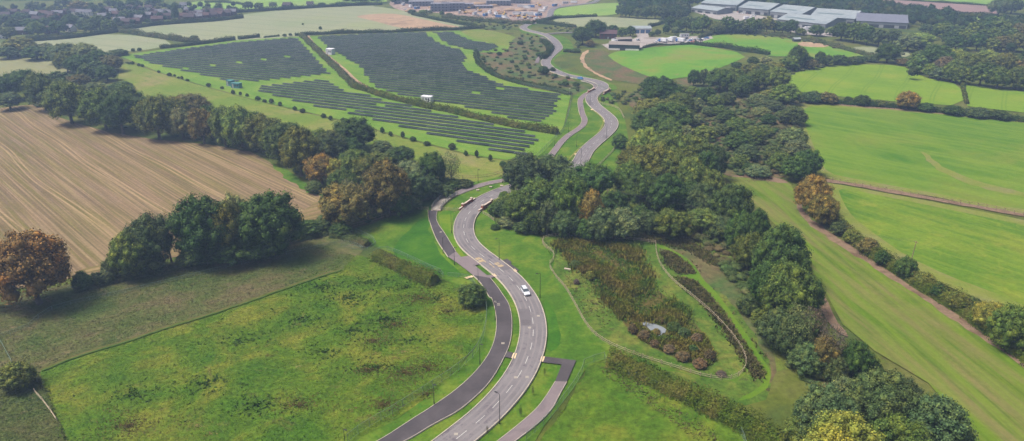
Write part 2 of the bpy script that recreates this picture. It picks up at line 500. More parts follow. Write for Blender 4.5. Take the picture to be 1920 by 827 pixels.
def merged_plants(name, pts, wr, hr, cols, mat, lo='far', seed=1, leaves=260, size=.05):
    """undergrowth or far woodland that reads as one mass: ONE object"""
    r = np.random.default_rng(seed); Vs, Fs, o = [], [], 0; iv, fi = ico(); F3 = []
    protos = []
    for k in range(4):
        sh = 'bush' if lo == 'bush' else 'round'
        me = crown_mesh('tmp', seed * 10 + k, sh, 12, leaves, size, core=0)
        v = np.zeros(len(me.vertices) * 3, np.float32); me.vertices.foreach_get('co', v); protos.append(v.reshape(-1, 3)); bpy.data.meshes.remove(me)
    for g in pts:
        w = r.uniform(*wr); h = r.uniform(*hr); a = r.uniform(0, 6.28); v = protos[r.integers(4)].copy()
        c, s = math.cos(a), math.sin(a); x = v[:, 0] * c - v[:, 1] * s; y = v[:, 0] * s + v[:, 1] * c
        q = np.stack([x * w + g[0], y * w + g[1], v[:, 2] * h - .05], 1); n = len(q) // 4
        Vs.append(q); Fs.append(np.arange(4 * n).reshape(-1, 4) + o); o += len(q)
        e = iv * (w * .31, w * .31, h * (.30 if lo == 'bush' else .27)) * (1 + r.normal(0, .07, (len(iv), 1))) + (g[0], g[1], h * (.38 if lo == 'bush' else .56)); Vs.append(e); F3.append(fi + o); o += len(iv)
    me = np_mesh(name, np.concatenate(Vs), [np.concatenate(Fs), np.concatenate(F3)])
    return link(name, me, mat)

def hedge(px, w, h, mat, label, seed=0, group=None, name='hedge', gaps=None, dens=1.0, leaf=.17, ground=None):
    """clipped or rough hedge following a line: foliage cards over a lumpy core"""
    r = np.random.default_rng(seed + 50); c = spline(PP(px) if ground is None else ground, 1.0); n = normals2(c)
    s = np.arange(len(c)); L = len(c)
    far = c[:, 1].mean() > 380
    if far: leaf *= 1.7; dens *= .45
    hh = h * (1 + .16 * np.sin(s * .21 + seed) + .12 * np.sin(s * .083 + 2 * seed) + .06 * r.normal(0, 1, L)); ww = w * (1 + .15 * np.sin(s * .17 + seed * 3) + .05 * r.normal(0, 1, L))
    m = max(200, int(L * (w + 2 * h) * 14 * dens)); i = r.integers(0, L, m); ph = r.uniform(0, math.pi, m)
    lum = 1 + .16 * np.sin(i * .9 + ph * 3) * np.sin(i * .31)
    off = np.cos(ph) * ww[i] / 2 * lum * (r.uniform(.72, 1.2, m)); z = np.sin(ph) ** .75 * hh[i] * lum * r.uniform(.74, 1.18, m)
    j = r.uniform(0, 1, m); i2 = np.minimum(i + 1, L - 1); base = c[i] * (1 - j[:, None]) + c[i2] * j[:, None]
    C = np.zeros((m, 3)); C[:, :2] = base + n[i] * off[:, None]; C[:, 2] = np.maximum(z, .1)
    Nn = np.zeros((m, 3)); Nn[:, :2] = n[i] * np.cos(ph)[:, None]; Nn[:, 2] = np.sin(ph) + .2
    V, Fq = leaf_quads(C, Nn, leaf, r)
    # core
    K = 7; a = np.linspace(0, math.pi, K); cv = np.zeros((L, K, 3))
    for k in range(K):
        o = math.cos(a[k]) * ww / 2 * .7; cv[:, k, :2] = c + n * o[:, None]; cv[:, k, 2] = math.sin(a[k]) ** .75 * hh * .72 * (1 + r.normal(0, .04, L)) if 0 < k < K - 1 else 0
    o0 = len(V); idx = np.arange(L * K).reshape(L, K) + o0
    q = np.stack([idx[:-1, :-1], idx[1:, :-1], idx[1:, 1:], idx[:-1, 1:]], -1).reshape(-1, 4)
    V = np.concatenate([V, cv.reshape(-1, 3)]); caps = np.stack([idx[0], idx[-1][::-1]])
    o = link(name, np_mesh(name, V, [Fq, q, caps]), mat); tag(o, label, 'hedge', group); return o

def tufts(name, pts, hr, wr, mat, seed=0, blades=4, lean=.5):
    """rough grass or reeds: little fans of blades, ONE object"""
    r = np.random.default_rng(seed); n = len(pts); k = n * blades
    b = np.repeat(np.asarray(pts), blades, 0); ang = r.uniform(0, 2 * math.pi, k); w = r.uniform(*wr, k); h = r.uniform(*hr, k)
    d = np.stack([np.cos(ang), np.sin(ang)], 1); ln = r.uniform(-lean, lean, (k, 1)) * h[:, None]
    off = r.normal(0, .12, (k, 2)) * w[:, None] * 3; base = b + off; perp = np.stack([-d[:, 1], d[:, 0]], 1)
    V = np.zeros((k, 4, 3)); V[:, 0, :2] = base - d * w[:, None] / 2; V[:, 1, :2] = base + d * w[:, None] / 2
    V[:, 2, :2] = base + d * w[:, None] * .35 + perp * ln; V[:, 3, :2] = base - d * w[:, None] * .35 + perp * ln; V[:, 0, 2] = V[:, 1, 2] = .02; V[:, 2, 2] = V[:, 3, 2] = h
    o = link(name, np_mesh(name, V.reshape(-1, 3), [np.arange(4 * k).reshape(-1, 4)]), mat); tag(o, kind='stuff'); return o
M = {}
# ------------------------------------------------------------------ world, sun, camera, air
w = bpy.data.worlds.new('World'); scene.world = w; w.use_nodes = True
nt = w.node_tree; bg = nt.nodes['Background']; sky = nt.nodes.new('ShaderNodeTexSky'); sky.sky_type = 'NISHITA'; sky.sun_disc = False
SUN_EL, SUN_AZ = R(62), R(262)     # azimuth measured clockwise from +Y: high, to the left of the camera
sky.sun_elevation = SUN_EL; sky.sun_rotation = SUN_AZ; sky.air_density = .7; sky.dust_density = 9.0; sky.ozone_density = .3; sky.altitude = 100
nt.links.new(sky.outputs[0], bg.inputs[0]); bg.inputs[1].default_value = .07
sl = bpy.data.lights.new('sun', 'SUN'); sl.energy = 1.5; sl.angle = R(16); sl.color = (1, .96, .9)
so = bpy.data.objects.new('sun', sl); COL.objects.link(so); so.rotation_euler = (R(90) - SUN_EL, 0, math.pi - SUN_AZ)
# sun direction: from azimuth SUN_AZ (clockwise from +Y)
import mathutils
sdir = mathutils.Vector((math.sin(SUN_AZ) * math.cos(SUN_EL), math.cos(SUN_AZ) * math.cos(SUN_EL), math.sin(SUN_EL)))
so.rotation_euler = sdir.to_track_quat('Z', 'Y').to_euler(); so.location = (-80, -80, 260)
cam = bpy.data.cameras.new('camera'); cam.sensor_width = 36; cam.lens = 36 * F / 1920; cam.clip_end = 9000; cam.clip_start = .5
co = bpy.data.objects.new('camera', cam); COL.objects.link(co); co.location = (0, 0, CAMH); co.rotation_euler = (math.pi / 2 - PITCH, 0, 0); scene.camera = co
scene.view_settings.view_transform = 'Standard'; scene.view_settings.look = 'None'; scene.view_settings.exposure = EXPO; scene.view_settings.gamma = 1
scene.view_settings.use_curve_mapping = False
scene.cycles.use_denoising = True; scene.cycles.denoising_prefilter = 'NONE'; scene.cycles.max_bounces = 5; scene.cycles.diffuse_bounces = 2; scene.cycles.glossy_bounces = 2; scene.cycles.volume_bounces = 0
scene.cycles.transparent_max_bounces = 8; scene.cycles.transmission_bounces = 3; scene.cycles.caustics_reflective = False; scene.cycles.caustics_refractive = False
scene.cycles.use_adaptive_sampling = True; scene.cycles.adaptive_threshold = .008

mb = MB(); mb.box((0, 1300, 53), (5600, 4400, 112)); hz = mb.build('haze', None)
hm = bpy.data.materials.new('haze_air'); hm.use_nodes = True; hn = hm.node_tree; hn.nodes.remove(hn.nodes['Principled BSDF'])
pv = hn.nodes.new('ShaderNodeVolumePrincipled'); pv.inputs['Color'].default_value = (.42, .60, .92, 1); pv.inputs['Density'].default_value = HAZE; pv.inputs['Anisotropy'].default_value = .2
hn.links.new(pv.outputs[0], hn.nodes['Material Output'].inputs['Volume']); hz.data.materials.append(hm); tag(hz, kind='stuff'); hz.display_type = 'WIRE'

# ------------------------------------------------------------------ ground and fields
K = .52
def c(r, g, b, k=K): return srgb(r + (6 if g > r and g > b + 60 else 0), g, b * (.88 if g > r and g > b + 60 else 1), k)
def ang(a, b):
    p, q = P(*a), P(*b); return math.atan2(q[1] - p[1], q[0] - p[0])
M['rough'] = field_mat('rough_grass', c(84, 104, 50), c(100, 118, 52), c(120, 122, 66), 30, 1.4, spots=(9, c(92, 82, 54), .56, .68))
M['scrub'] = field_mat('scrub_ground', c(82, 112, 58), c(110, 112, 70), c(128, 108, 80), 18, 2.0, contrast=.4)
M['verge'] = field_mat('verge_grass', c(72, 118, 38), c(88, 131, 42), c(114, 143, 54), 10, 1.1, contrast=.32, spots=(4.5, c(62, 122, 28), .55, .7), bump=.3)
M['verge_deep'] = field_mat('verge_lush_grass', c(54, 112, 32), c(66, 122, 34), c(82, 132, 40), 12, .9, contrast=.25)
M['verge_pale'] = field_mat('verge_fresh_grass', c(78, 132, 34), c(102, 146, 38), c(128, 154, 50), 12, .8, contrast=.15, bump=.3)
M['solar'] = field_mat('solar_grass', c(98, 146, 52), c(110, 158, 58), c(128, 160, 70), 30, 2, contrast=.1, streak=(ang((700, 240), (880, 285)), 4, .35, c(146, 172, 84), 12))
M['buffer'] = field_mat('rough_pasture', c(116, 148, 60), c(138, 152, 78), c(158, 150, 96), 45, 2, contrast=.16, spots=(8, c(96, 134, 52), .54, .7), streak=(ang((300, 160), (900, 320)), 5, .5, c(108, 142, 56), 10))
ST = ang((73, 276), (277, 423))
M['stubble'] = field_mat('stubble', c(124, 114, 76), c(136, 118, 88), c(138, 120, 98), 40, 1.0, contrast=.24,
    streak=[(ST, 5, .45, c(164, 136, 108), 30), (ST, 3.2, .6, c(122, 126, 62), 24), (ST, 1.0, .6, c(190, 164, 128), 90), (ST, .7, .5, c(112, 96, 64), 90)], tram=(ST, 22, .6, c(206, 176, 136), .45), bump=.4)
ST2 = ang((250, 490), (600, 405))
M['stubble_end'] = field_mat('stubble_headland', c(160, 136, 102), c(152, 130, 94), c(138, 126, 74), 30, .9, contrast=.2,
    streak=[(ST2, 1.0, .7, c(204, 174, 132), 40), (ST2, 1.6, .7, c(118, 116, 54), 20), (ST2, .8, .5, c(118, 98, 74), 50)], bump=.4)
M['meadow'] = field_mat('meadow', c(76, 122, 36), c(98, 134, 42), c(130, 144, 58), 13, 1.3, contrast=.5, spots=(7, c(124, 120, 64), .58, .72), streak=(ang((250, 700), (650, 560)), 3.0, .5, c(72, 110, 34), 4), bump=.8)
M['meadow_dry'] = field_mat('dry_meadow', c(84, 106, 52), c(102, 110, 62), c(124, 114, 80), 14, 1.3, contrast=.42, spots=(5, c(138, 122, 92), .55, .7), streak=(ang((100, 620), (600, 500)), 2.4, .5, c(104, 118, 58), 6), bump=.7)
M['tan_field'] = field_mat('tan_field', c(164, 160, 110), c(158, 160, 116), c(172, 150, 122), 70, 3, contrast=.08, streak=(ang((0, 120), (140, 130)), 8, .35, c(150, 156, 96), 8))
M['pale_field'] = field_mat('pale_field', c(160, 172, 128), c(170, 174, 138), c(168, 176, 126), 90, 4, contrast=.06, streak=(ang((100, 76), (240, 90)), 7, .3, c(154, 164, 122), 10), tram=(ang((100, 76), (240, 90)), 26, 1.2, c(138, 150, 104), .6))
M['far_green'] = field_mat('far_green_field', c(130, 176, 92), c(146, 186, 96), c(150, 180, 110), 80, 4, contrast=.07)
M['mid_green'] = field_mat('tufted_field', c(100, 158, 60), c(112, 168, 60), c(138, 160, 78), 45, 3, contrast=.14, spots=(18, c(150, 146, 92), .6, .72))
M['bright1'] = field_mat('ley_grass', c(110, 154, 46), c(124, 162, 52), c(142, 166, 62), 50, 2.5, contrast=.12, streak=(ang((1520, 150), (1760, 180)), 3, .3, c(142, 180, 60), 20), tram=(ang((1600, 125), (1560, 178)), 18, .9, c(112, 152, 48), .8), bump=.2)
M['bright2'] = field_mat('ley_grass_deep', c(78, 132, 38), c(96, 141, 44), c(122, 147, 62), 55, 1.8, contrast=.1, streak=[(ang((1545, 210), (1920, 270)), 4, .5, c(132, 166, 62), 16), (ang((1700, 260), (1920, 370)), 9, .4, c(122, 158, 56), 9)], bump=.25)
M['bright3'] = field_mat('ley_grass_fresh', c(80, 130, 38), c(98, 139, 44), c(124, 146, 58), 30, 1.3, contrast=.2, streak=(ang((1600, 400), (1920, 500)), 4, .5, c(140, 168, 60), 8), spots=(13, c(140, 158, 66), .55, .7), bump=.25)
S3 = ang((1500, 480), (1800, 800))
M['striped'] = field_mat('cut_grass', c(88, 122, 42), c(110, 134, 54), c(132, 132, 72), 30, 1.1, contrast=.14,
    streak=[(ang((1560, 560), (1800, 790)), 1.5, .6, c(76, 118, 34), 40), (ang((1500, 440), (1680, 560)), 3.5, .6, c(146, 136, 86), 16), (S3, 2.6, .5, c(120, 158, 44), 26)], bump=.3)
M['margin'] = field_mat('field_margin', c(122, 148, 66), c(134, 150, 76), c(144, 146, 88), 16, 1.2, contrast=.15)
M['dirt'] = field_mat('bare_earth', c(140, 118, 96), c(156, 132, 108), c(126, 104, 82), 8, .8, contrast=.22)
M['sand'] = field_mat('dug_earth', c(188, 160, 128), c(204, 174, 140), c(160, 134, 110), 26, 2, contrast=.14)
M['site'] = field_mat('churned_earth', c(176, 150, 132), c(186, 162, 148), c(156, 134, 126), 20, 3, contrast=.22, spots=(14, c(208, 190, 172), .55, .62))
M['plough'] = field_mat('ploughed_earth', c(168, 142, 136), c(174, 146, 140), c(160, 138, 130), 60, 3, contrast=.06)
M['yard'] = field_mat('concrete_yard', c(186, 178, 172), c(198, 190, 184), c(170, 160, 150), 14, 2, contrast=.1)
M['basin'] = field_mat('basin_grass', c(70, 112, 42), c(92, 126, 52), c(122, 136, 68), 7, 1.2, contrast=.5, spots=(3.0, c(84, 82, 50), .57, .68), bump=.7)
M['mown'] = field_mat('mown_grass', c(86, 136, 36), c(98, 142, 40), c(112, 146, 48), 8, .8, contrast=.14)
M['reeds'] = field_mat('reedbed', c(84, 118, 46, .7), c(116, 124, 56, .7), c(138, 126, 64, .7), 7, .8, contrast=.4, spots=(4, c(136, 108, 66, .7), .57, .7), island=True, bump=.8)
M['reed_floor'] = field_mat('reedbed_floor', c(84, 100, 44), c(100, 98, 50), c(112, 96, 52), 7, .8, contrast=.4)
M['brown_weeds'] = field_mat('dead_weeds', c(98, 104, 58), c(118, 110, 72), c(104, 122, 60), 4, .5, contrast=.4, island=True)
M['meadow_tuft'] = field_mat('meadow_tuft', c(78, 128, 38), c(104, 140, 46), c(136, 148, 62), 13, 1.1, contrast=.3, spots=(7, c(126, 122, 66), .58, .72), island=True, bump=0)
M['dry_tuft'] = field_mat('dry_tuft', c(88, 110, 54), c(108, 116, 64), c(130, 120, 84), 14, 1.1, contrast=.3, island=True, bump=0)
M['weed_dark'] = field_mat('dark_weed', c(62, 102, 36), c(76, 116, 42), c(88, 116, 48), 6, .7, contrast=.3, island=True, bump=0)
M['under'] = field_mat('undergrowth', c(76, 106, 56), c(98, 116, 64), c(124, 112, 78), 14, 1.6, contrast=.3, island=True, bump=0)
M['far_wood'] = field_mat('far_wood', c(44, 72, 34), c(60, 84, 38), c(86, 92, 40), 22, 3, contrast=.25, island=True, bump=0)

# the ground: one sheet to the horizon
def ground():
    xs = np.concatenate([np.linspace(-9000, -900, 12), np.linspace(-800, 900, 60), np.linspace(1000, 9000, 12)]); ys = np.concatenate([np.linspace(-1500, -50, 6), np.linspace(0, 1400, 60), np.linspace(1600, 14000, 16)])
    X, Y = np.meshgrid(xs, ys); Z = np.where(np.hypot(X, Y) > 2800, -(np.hypot(X, Y) - 2800) * .0, 0.0)
    V = np.stack([X.ravel(), Y.ravel(), Z.ravel()], 1); a, b = X.shape; i = np.arange(a * b).reshape(a, b)
    q = np.stack([i[:-1, :-1], i[:-1, 1:], i[1:, 1:], i[1:, :-1]], -1).reshape(-1, 4)
    tag(link('ground', np_mesh('ground', V, [q]), M['rough']), kind='structure')
ground()

F_ = lambda name, px, mat, **k: patch(name, px, M[mat], **k)
# far left
F_('field', [(-80, 106), (0, 108), (80, 110), (112, 118), (142, 134), (110, 146), (50, 150), (-80, 162)], 'tan_field')
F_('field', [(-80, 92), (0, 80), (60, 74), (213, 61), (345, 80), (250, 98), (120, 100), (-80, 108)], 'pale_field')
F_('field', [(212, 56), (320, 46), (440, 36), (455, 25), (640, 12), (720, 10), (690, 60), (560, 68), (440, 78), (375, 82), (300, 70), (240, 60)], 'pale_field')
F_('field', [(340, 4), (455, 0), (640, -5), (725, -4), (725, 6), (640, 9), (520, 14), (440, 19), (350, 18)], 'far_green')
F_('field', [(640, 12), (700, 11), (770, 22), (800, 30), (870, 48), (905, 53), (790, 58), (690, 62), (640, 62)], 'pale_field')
F_('bare_earth', [(664, 31), (690, 27), (730, 25), (760, 29), (800, 38), (832, 45), (868, 51), (845, 54), (790, 55), (745, 52), (712, 42), (690, 37)], 'sand')
F_('bare_earth', [(725, 4), (745, 20), (790, 22), (820, 24), (850, 30), (965, 42), (1022, 38), (1030, 18), (1060, 10), (1108, 5), (1120, -14), (760, -14)], 'site')
# middle top
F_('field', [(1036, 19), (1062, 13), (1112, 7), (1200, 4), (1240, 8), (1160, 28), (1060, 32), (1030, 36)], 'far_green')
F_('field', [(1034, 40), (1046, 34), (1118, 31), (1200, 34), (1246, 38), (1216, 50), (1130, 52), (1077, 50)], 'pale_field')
F_('field', [(1008, 45), (1040, 47), (1077, 51), (1130, 56), (1110, 66), (1060, 62), (1030, 58)], 'rough')
F_('field', [(856, 59), (907, 54), (958, 66), (975, 74), (958, 88), (930, 84), (905, 82), (875, 70)], 'buffer')
F_('scrub_ground', [(893, 98), (930, 100), (955, 92), (962, 70), (990, 68), (1018, 78), (1034, 90), (1016, 112), (1022, 122), (1045, 138), (1080, 151), (1108, 166), (1092, 178), (1068, 178), (1010, 165), (950, 152), (915, 140), (896, 118)], 'scrub')
# solar farm ground
F_('field', [(222, 104), (300, 94), (440, 76), (560, 69), (700, 63), (862, 58), (885, 72), (930, 84), (955, 86), (950, 98), (896, 99), (893, 118), (925, 142), (1000, 166), (1070, 179), (1056, 240), (1024, 290), (950, 300),
             (890, 292), (760, 258), (640, 225), (480, 188), (380, 160), (300, 136)], 'solar', smooth=0)
F_('field', [(225, 112), (300, 138), (380, 162), (480, 190), (640, 228), (760, 261), (890, 295), (960, 302), (948, 330), (880, 345), (760, 330), (640, 270), (480, 240), (400, 240), (280, 200), (220, 170)], 'buffer')
# stubble
F_('field', [(-260, 215), (0, 203), (50, 197), (77, 196), (110, 220), (150, 233), (200, 247), (290, 262), (400, 272), (470, 285), (520, 312), (560, 344), (612, 366), (616, 408), (570, 424), (480, 455), (340, 480), (200, 510), (140, 520), (0, 548), (-260, 600)], 'stubble', smooth=0)
F_('field', [(612, 372), (616, 408), (570, 424), (480, 455), (340, 478), (220, 502), (140, 517), (140, 508), (230, 488), (340, 466), (440, 440), (520, 418), (578, 392), (596, 372)], 'stubble_end', smooth=1)
F_('verge', [(505, 300), (540, 322), (575, 345), (612, 364), (618, 374), (590, 366), (550, 344), (512, 318)], 'verge', jit=.5)
# meadows left
F_('field', [(-300, 620), (0, 560), (140, 530), (200, 520), (340, 490), (480, 465), (570, 434), (640, 440), (700, 455), (668, 482), (640, 505), (513, 551), (310, 618), (143, 671), (77, 698), (-40, 720), (-300, 790)], 'meadow_dry', smooth=0, jit=.3)
F_('field', [(668, 480), (760, 500), (840, 530), (880, 540), (908, 560), (912, 590), (908, 620), (890, 655), (860, 690), (815, 735), (740, 790), (650, 835), (560, 900), (150, 900), (130, 830), (100, 760), (78, 698), (143, 671), (310, 618), (513, 551), (640, 508)], 'meadow', smooth=0, jit=.3)
F_('field', [(-300, 790), (-40, 722), (70, 700), (100, 760), (130, 830), (150, 900), (-300, 1000)], 'meadow_dry', jit=.4)
# mown strip and dark line along the meadow
ml = spline(PP([(77, 698), (143, 671), (230, 645), (310, 618), (400, 590), (513, 551), (580, 527), (642, 508)]), 2.0); ml = ml + rng.normal(0, .12, ml.shape)
ribbon('mown_line', ml, 1.1, .1, .40, field_mat('straw_edge', c(94, 104, 50), c(112, 108, 62), c(84, 104, 42), 7, .8, contrast=.35)); ribbon('mown_line', ml, .15, -.35, .404, M['weed_dark'])
# verges round the road
F_('verge', [(640, 436), (700, 420), (770, 392), (803, 372), (820, 362), (840, 352), (870, 345), (950, 330), (1000, 300), (1020, 285), (1050, 250), (1062, 225), (1075, 180), (1095, 170), (1110, 168), (1150, 176), (1160, 200), (1172, 225), (1178, 260), (1170, 300), (1150, 330), (1090, 350), (960, 372), (920, 410), (950, 430), (1010, 440),
             (1016, 452), (1040, 490), (1034, 510), (1060, 560), (1085, 605), (1120, 635), (1160, 655), (1140, 672), (1100, 690), (1075, 730), (1020, 800), (960, 900), (560, 900), (650, 835), (740, 790), (815, 735), (860, 690), (890, 655), (908, 620), (912, 590), (908, 560), (880, 540), (836, 528), (780, 500), (720, 470)], 'verge', smooth=0)
F_('verge', [(970, 60), (1000, 66), (1030, 76), (1045, 96), (1020, 112), (1030, 130), (1070, 148), (1110, 158), (1120, 170), (1160, 170), (1152, 158), (1110, 146), (1060, 132), (1040, 122), (1038, 112), (1055, 102), (1078, 96), (1070, 76), (1050, 66), (1024, 66), (1010, 60), (992, 54), (1000, 48), (1020, 42), (1012, 38), (980, 44)], 'verge', smooth=1)
F_('verge', [(798, 470), (815, 455), (835, 480), (868, 515), (850, 520), (815, 505), (795, 490)], 'verge_pale', jit=.3)
F_('verge', [(770, 430), (790, 408), (806, 410), (806, 440), (822, 470), (848, 500), (872, 516), (850, 522), (810, 512), (770, 500), (735, 478), (744, 450)], 'verge_deep', jit=.4)
F_('verge', [(1022, 560), (1032, 570), (1046, 600), (1052, 640), (1040, 662), (1028, 650), (1026, 610)], 'verge_deep', jit=.4)
F_('verge', [(822, 398), (855, 395), (848, 410), (848, 440), (870, 480), (876, 483), (864, 484), (845, 460), (826, 425)], 'verge_pale', jit=.1)
# farm field, valley
F_('field', [(1095, 98), (1130, 92), (1155, 110), (1215, 140), (1240, 152), (1235, 162), (1170, 156), (1120, 140), (1085, 118)], 'scrub', jit=.8)
F_('field', [(1135, 100), (1207, 91), (1280, 84), (1305, 84), (1408, 103), (1365, 122), (1310, 142), (1240, 151), (1200, 138), (1155, 118)], 'mid_green')
F_('bare_earth', [(1088, 103), (1102, 93), (1106, 96), (1094, 107), (1098, 122), (1120, 138), (1150, 150), (1144, 152), (1112, 138), (1090, 122)], 'sand', jit=.4)
F_('field', [(1304, 82), (1345, 64), (1400, 65), (1480, 73), (1530, 82), (1625, 103), (1600, 112), (1540, 112), (1500, 106), (1440, 106), (1442, 98), (1370, 88)], 'mid_green')
F_('bare_earth', [(1494, 82), (1508, 78), (1552, 84), (1556, 88), (1525, 89), (1500, 87)], 'sand')
F_('farm_yard', [(1128, 84), (1175, 78), (1195, 70), (1192, 62), (1218, 62), (1216, 70), (1262, 71), (1330, 66), (1338, 72), (1305, 82), (1240, 84), (1206, 88), (1190, 94), (1140, 92)], 'yard', smooth=0)
F_('factory_yard', [(1300, 22), (1380, 22), (1440, 32), (1500, 44), (1560, 60), (1600, 62), (1570, 70), (1500, 64), (1420, 46), (1340, 36)], 'yard', smooth=0)
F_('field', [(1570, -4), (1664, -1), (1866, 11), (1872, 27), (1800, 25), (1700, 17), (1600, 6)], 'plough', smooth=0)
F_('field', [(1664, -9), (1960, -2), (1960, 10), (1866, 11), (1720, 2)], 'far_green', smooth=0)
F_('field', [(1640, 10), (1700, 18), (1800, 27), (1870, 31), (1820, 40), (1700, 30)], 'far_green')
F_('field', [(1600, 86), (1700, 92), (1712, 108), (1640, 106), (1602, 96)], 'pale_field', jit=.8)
F_('scrub_ground', [(1165, 185), (1240, 155), (1420, 120), (1500, 170), (1500, 320), (1440, 345), (1370, 335), (1300, 300), (1230, 240)], 'scrub', smooth=1)
# right fields
F_('field', [(1462, 152), (1500, 133), (1547, 123), (1600, 121), (1693, 123), (1712, 138), (1760, 152), (1797, 157), (1812, 200), (1700, 193), (1600, 184), (1520, 176), (1475, 168)], 'bright1')
F_('field', [(1805, 158), (1920, 172), (2060, 186), (2060, 226), (1920, 212), (1814, 200)], 'bright1', smooth=0)
F_('field', [(1493, 194), (1560, 196), (1700, 206), (1920, 228), (2100, 246), (2100, 420), (1920, 404), (1750, 370), (1600, 345), (1545, 334), (1526, 300), (1506, 262), (1494, 230)], 'margin', smooth=0)
F_('field', [(1508, 199), (1560, 200), (1700, 210), (1920, 231), (2090, 250), (2090, 410), (1920, 396), (1750, 363), (1600, 336), (1552, 326), (1536, 298), (1520, 262), (1506, 226)], 'bright2', smooth=1)
F_('worn_track', [(1724, 286), (1732, 286), (1760, 308), (1800, 330), (1860, 348), (1930, 364), (2060, 390), (2060, 398), (1925, 374), (1850, 356), (1790, 337), (1748, 314)], 'margin', jit=.5)
F_('bare_earth', [(1500, 191), (1560, 193), (1700, 204), (1920, 225), (2060, 240), (2060, 243), (1920, 229), (1700, 208), (1600, 201), (1560, 197), (1500, 195)], 'dirt', jit=.3)
F_('field', [(1530, 340), (1600, 352), (1750, 380), (1920, 414), (2100, 446), (2100, 700), (1990, 640), (1920, 600), (1850, 570), (1780, 540), (1700, 500), (1630, 460), (1570, 430), (1545, 400)], 'margin', smooth=0)
F_('field', [(1570, 352), (1620, 362), (1750, 388), (1920, 424), (2090, 456), (2090, 680), (1990, 610), (1920, 574), (1850, 545), (1780, 520), (1700, 482), (1640, 440), (1600, 410), (1580, 380)], 'bright3')
F_('bare_earth', [(1546, 336), (1600, 344), (1700, 362), (1800, 380), (1920, 402), (2060, 426), (2060, 432), (1920, 408), (1800, 386), (1700, 368), (1600, 350), (1544, 342)], 'dirt', jit=.3, smooth=0)
F_('field', [(1362, 336), (1380, 330), (1480, 340), (1498, 380), (1530, 425), (1620, 490), (1720, 551), (1850, 640), (1920, 690), (2120, 830), (2120, 980), (1800, 980), (1792, 780), (1740, 720), (1640, 660), (1580, 610), (1545, 545), (1500, 470), (1440, 410)], 'striped', smooth=0)
F_('bare_earth', [(1488, 372), (1500, 378), (1508, 398), (1530, 420), (1560, 440), (1620, 478), (1680, 520), (1730, 551), (1800, 597), (1870, 640), (1920, 676), (2060, 776), (2060, 794), (1920, 690), (1855, 645), (1780, 596), (1715, 553), (1640, 505), (1570, 458), (1520, 426), (1496, 396)], 'dirt', jit=.35, smooth=0)
F_('bare_earth', [(1368, 332), (1400, 326), (1440, 330), (1480, 342), (1472, 346), (1430, 338), (1395, 334)], 'dirt', jit=.3)
F_('bare_earth', [(1530, 540), (1550, 560), (1566, 600), (1590, 630), (1584, 634), (1556, 605), (1538, 575)], 'dirt', jit=.35)
F_('bare_earth', [(640, 345), (700, 345), (780, 355)], 'scrub') if False else None
# basin
F_('field', [(1012, 444), (1060, 440), (1240, 452), (1330, 460), (1370, 480), (1420, 560), (1460, 640), (1500, 700), (1530, 740), (1500, 800), (1440, 800), (1350, 765), (1280, 735), (1200, 690), (1150, 670), (1110, 640), (1080, 600), (1050, 550), (1030, 510), (1040, 490)], 'verge', smooth=1)
F_('basin_grass', [(1232, 455), (1330, 462), (1370, 482), (1420, 560), (1460, 640), (1500, 700), (1530, 740), (1500, 800), (1440, 800), (1350, 765), (1280, 735), (1200, 698), (1170, 676), (1240, 694), (1320, 712), (1380, 716), (1402, 690), (1390, 650), (1300, 555), (1240, 500)], 'basin', smooth=0, jit=.4)
F_('field', [(1446, 742), (1452, 700), (1500, 692), (1560, 730), (1560, 800), (1460, 820), (1400, 800), (1380, 776)], 'rough', jit=.4)
F_('basin_grass', [(1018, 450), (1050, 446), (1150, 448), (1229, 458), (1236, 490), (1260, 520), (1300, 552), (1345, 590), (1378, 635), (1397, 672), (1396, 698), (1365, 712), (1320, 711), (1240, 690), (1180, 662), (1120, 635), (1094, 600), (1066, 550), (1034, 512), (1040, 495), (1036, 480)], 'basin', smooth=0)
F_('basin_grass', [(1234, 458), (1300, 470), (1350, 500), (1400, 560), (1430, 620), (1455, 690), (1450, 720), (1430, 725), (1446, 690), (1420, 640), (1380, 580), (1350, 550), (1300, 520), (1260, 500), (1240, 480)], 'scrub', jit=.4)
F_('mown_strip', [(1230, 458), (1262, 470), (1300, 495), (1316, 522), (1345, 552), (1372, 590), (1400, 630), (1428, 670), (1447, 700), (1443, 724), (1418, 745), (1380, 756), (1384, 750), (1412, 738), (1431, 720), (1434, 702), (1414, 672), (1386, 632), (1358, 590), (1330, 556), (1304, 530), (1270, 520), (1290, 516), (1306, 516), (1288, 494), (1256, 474), (1230, 464)], 'mown', smooth=1, jit=.15)
F_('reedbed', [(1032, 458), (1060, 452), (1110, 456), (1190, 462), (1204, 500), (1218, 530), (1248, 560), (1290, 590), (1320, 630), (1342, 665), (1338, 690), (1300, 686), (1260, 672), (1210, 648), (1170, 612), (1150, 580), (1120, 545), (1090, 515), (1060, 480)], 'reed_floor', smooth=1)
F_('field', [(1100, 692), (1140, 676), (1200, 702), (1280, 745), (1350, 785), (1400, 812), (1420, 900), (960, 900), (1010, 830), (1060, 770)], 'meadow', smooth=0, jit=.3)

# pond
m, nt_, b_ = new_mat('pond_water'); b_.inputs['Base Color'].default_value = (.17, .19, .20, 1); b_.inputs['Roughness'].default_value = .06; b_.inputs['Specular IOR Level'].default_value = .9
M['water'] = m
patch('water', [(1203, 609), (1211, 606), (1218, 610), (1229, 609), (1236, 615), (1246, 618), (1250, 626), (1240, 627), (1234, 634), (1228, 624), (1219, 624), (1212, 616)], m, z=.5, smooth=1, jit=.25)
patch('water', [(1262, 634), (1272, 632), (1276, 638), (1266, 641)], m, z=.5)

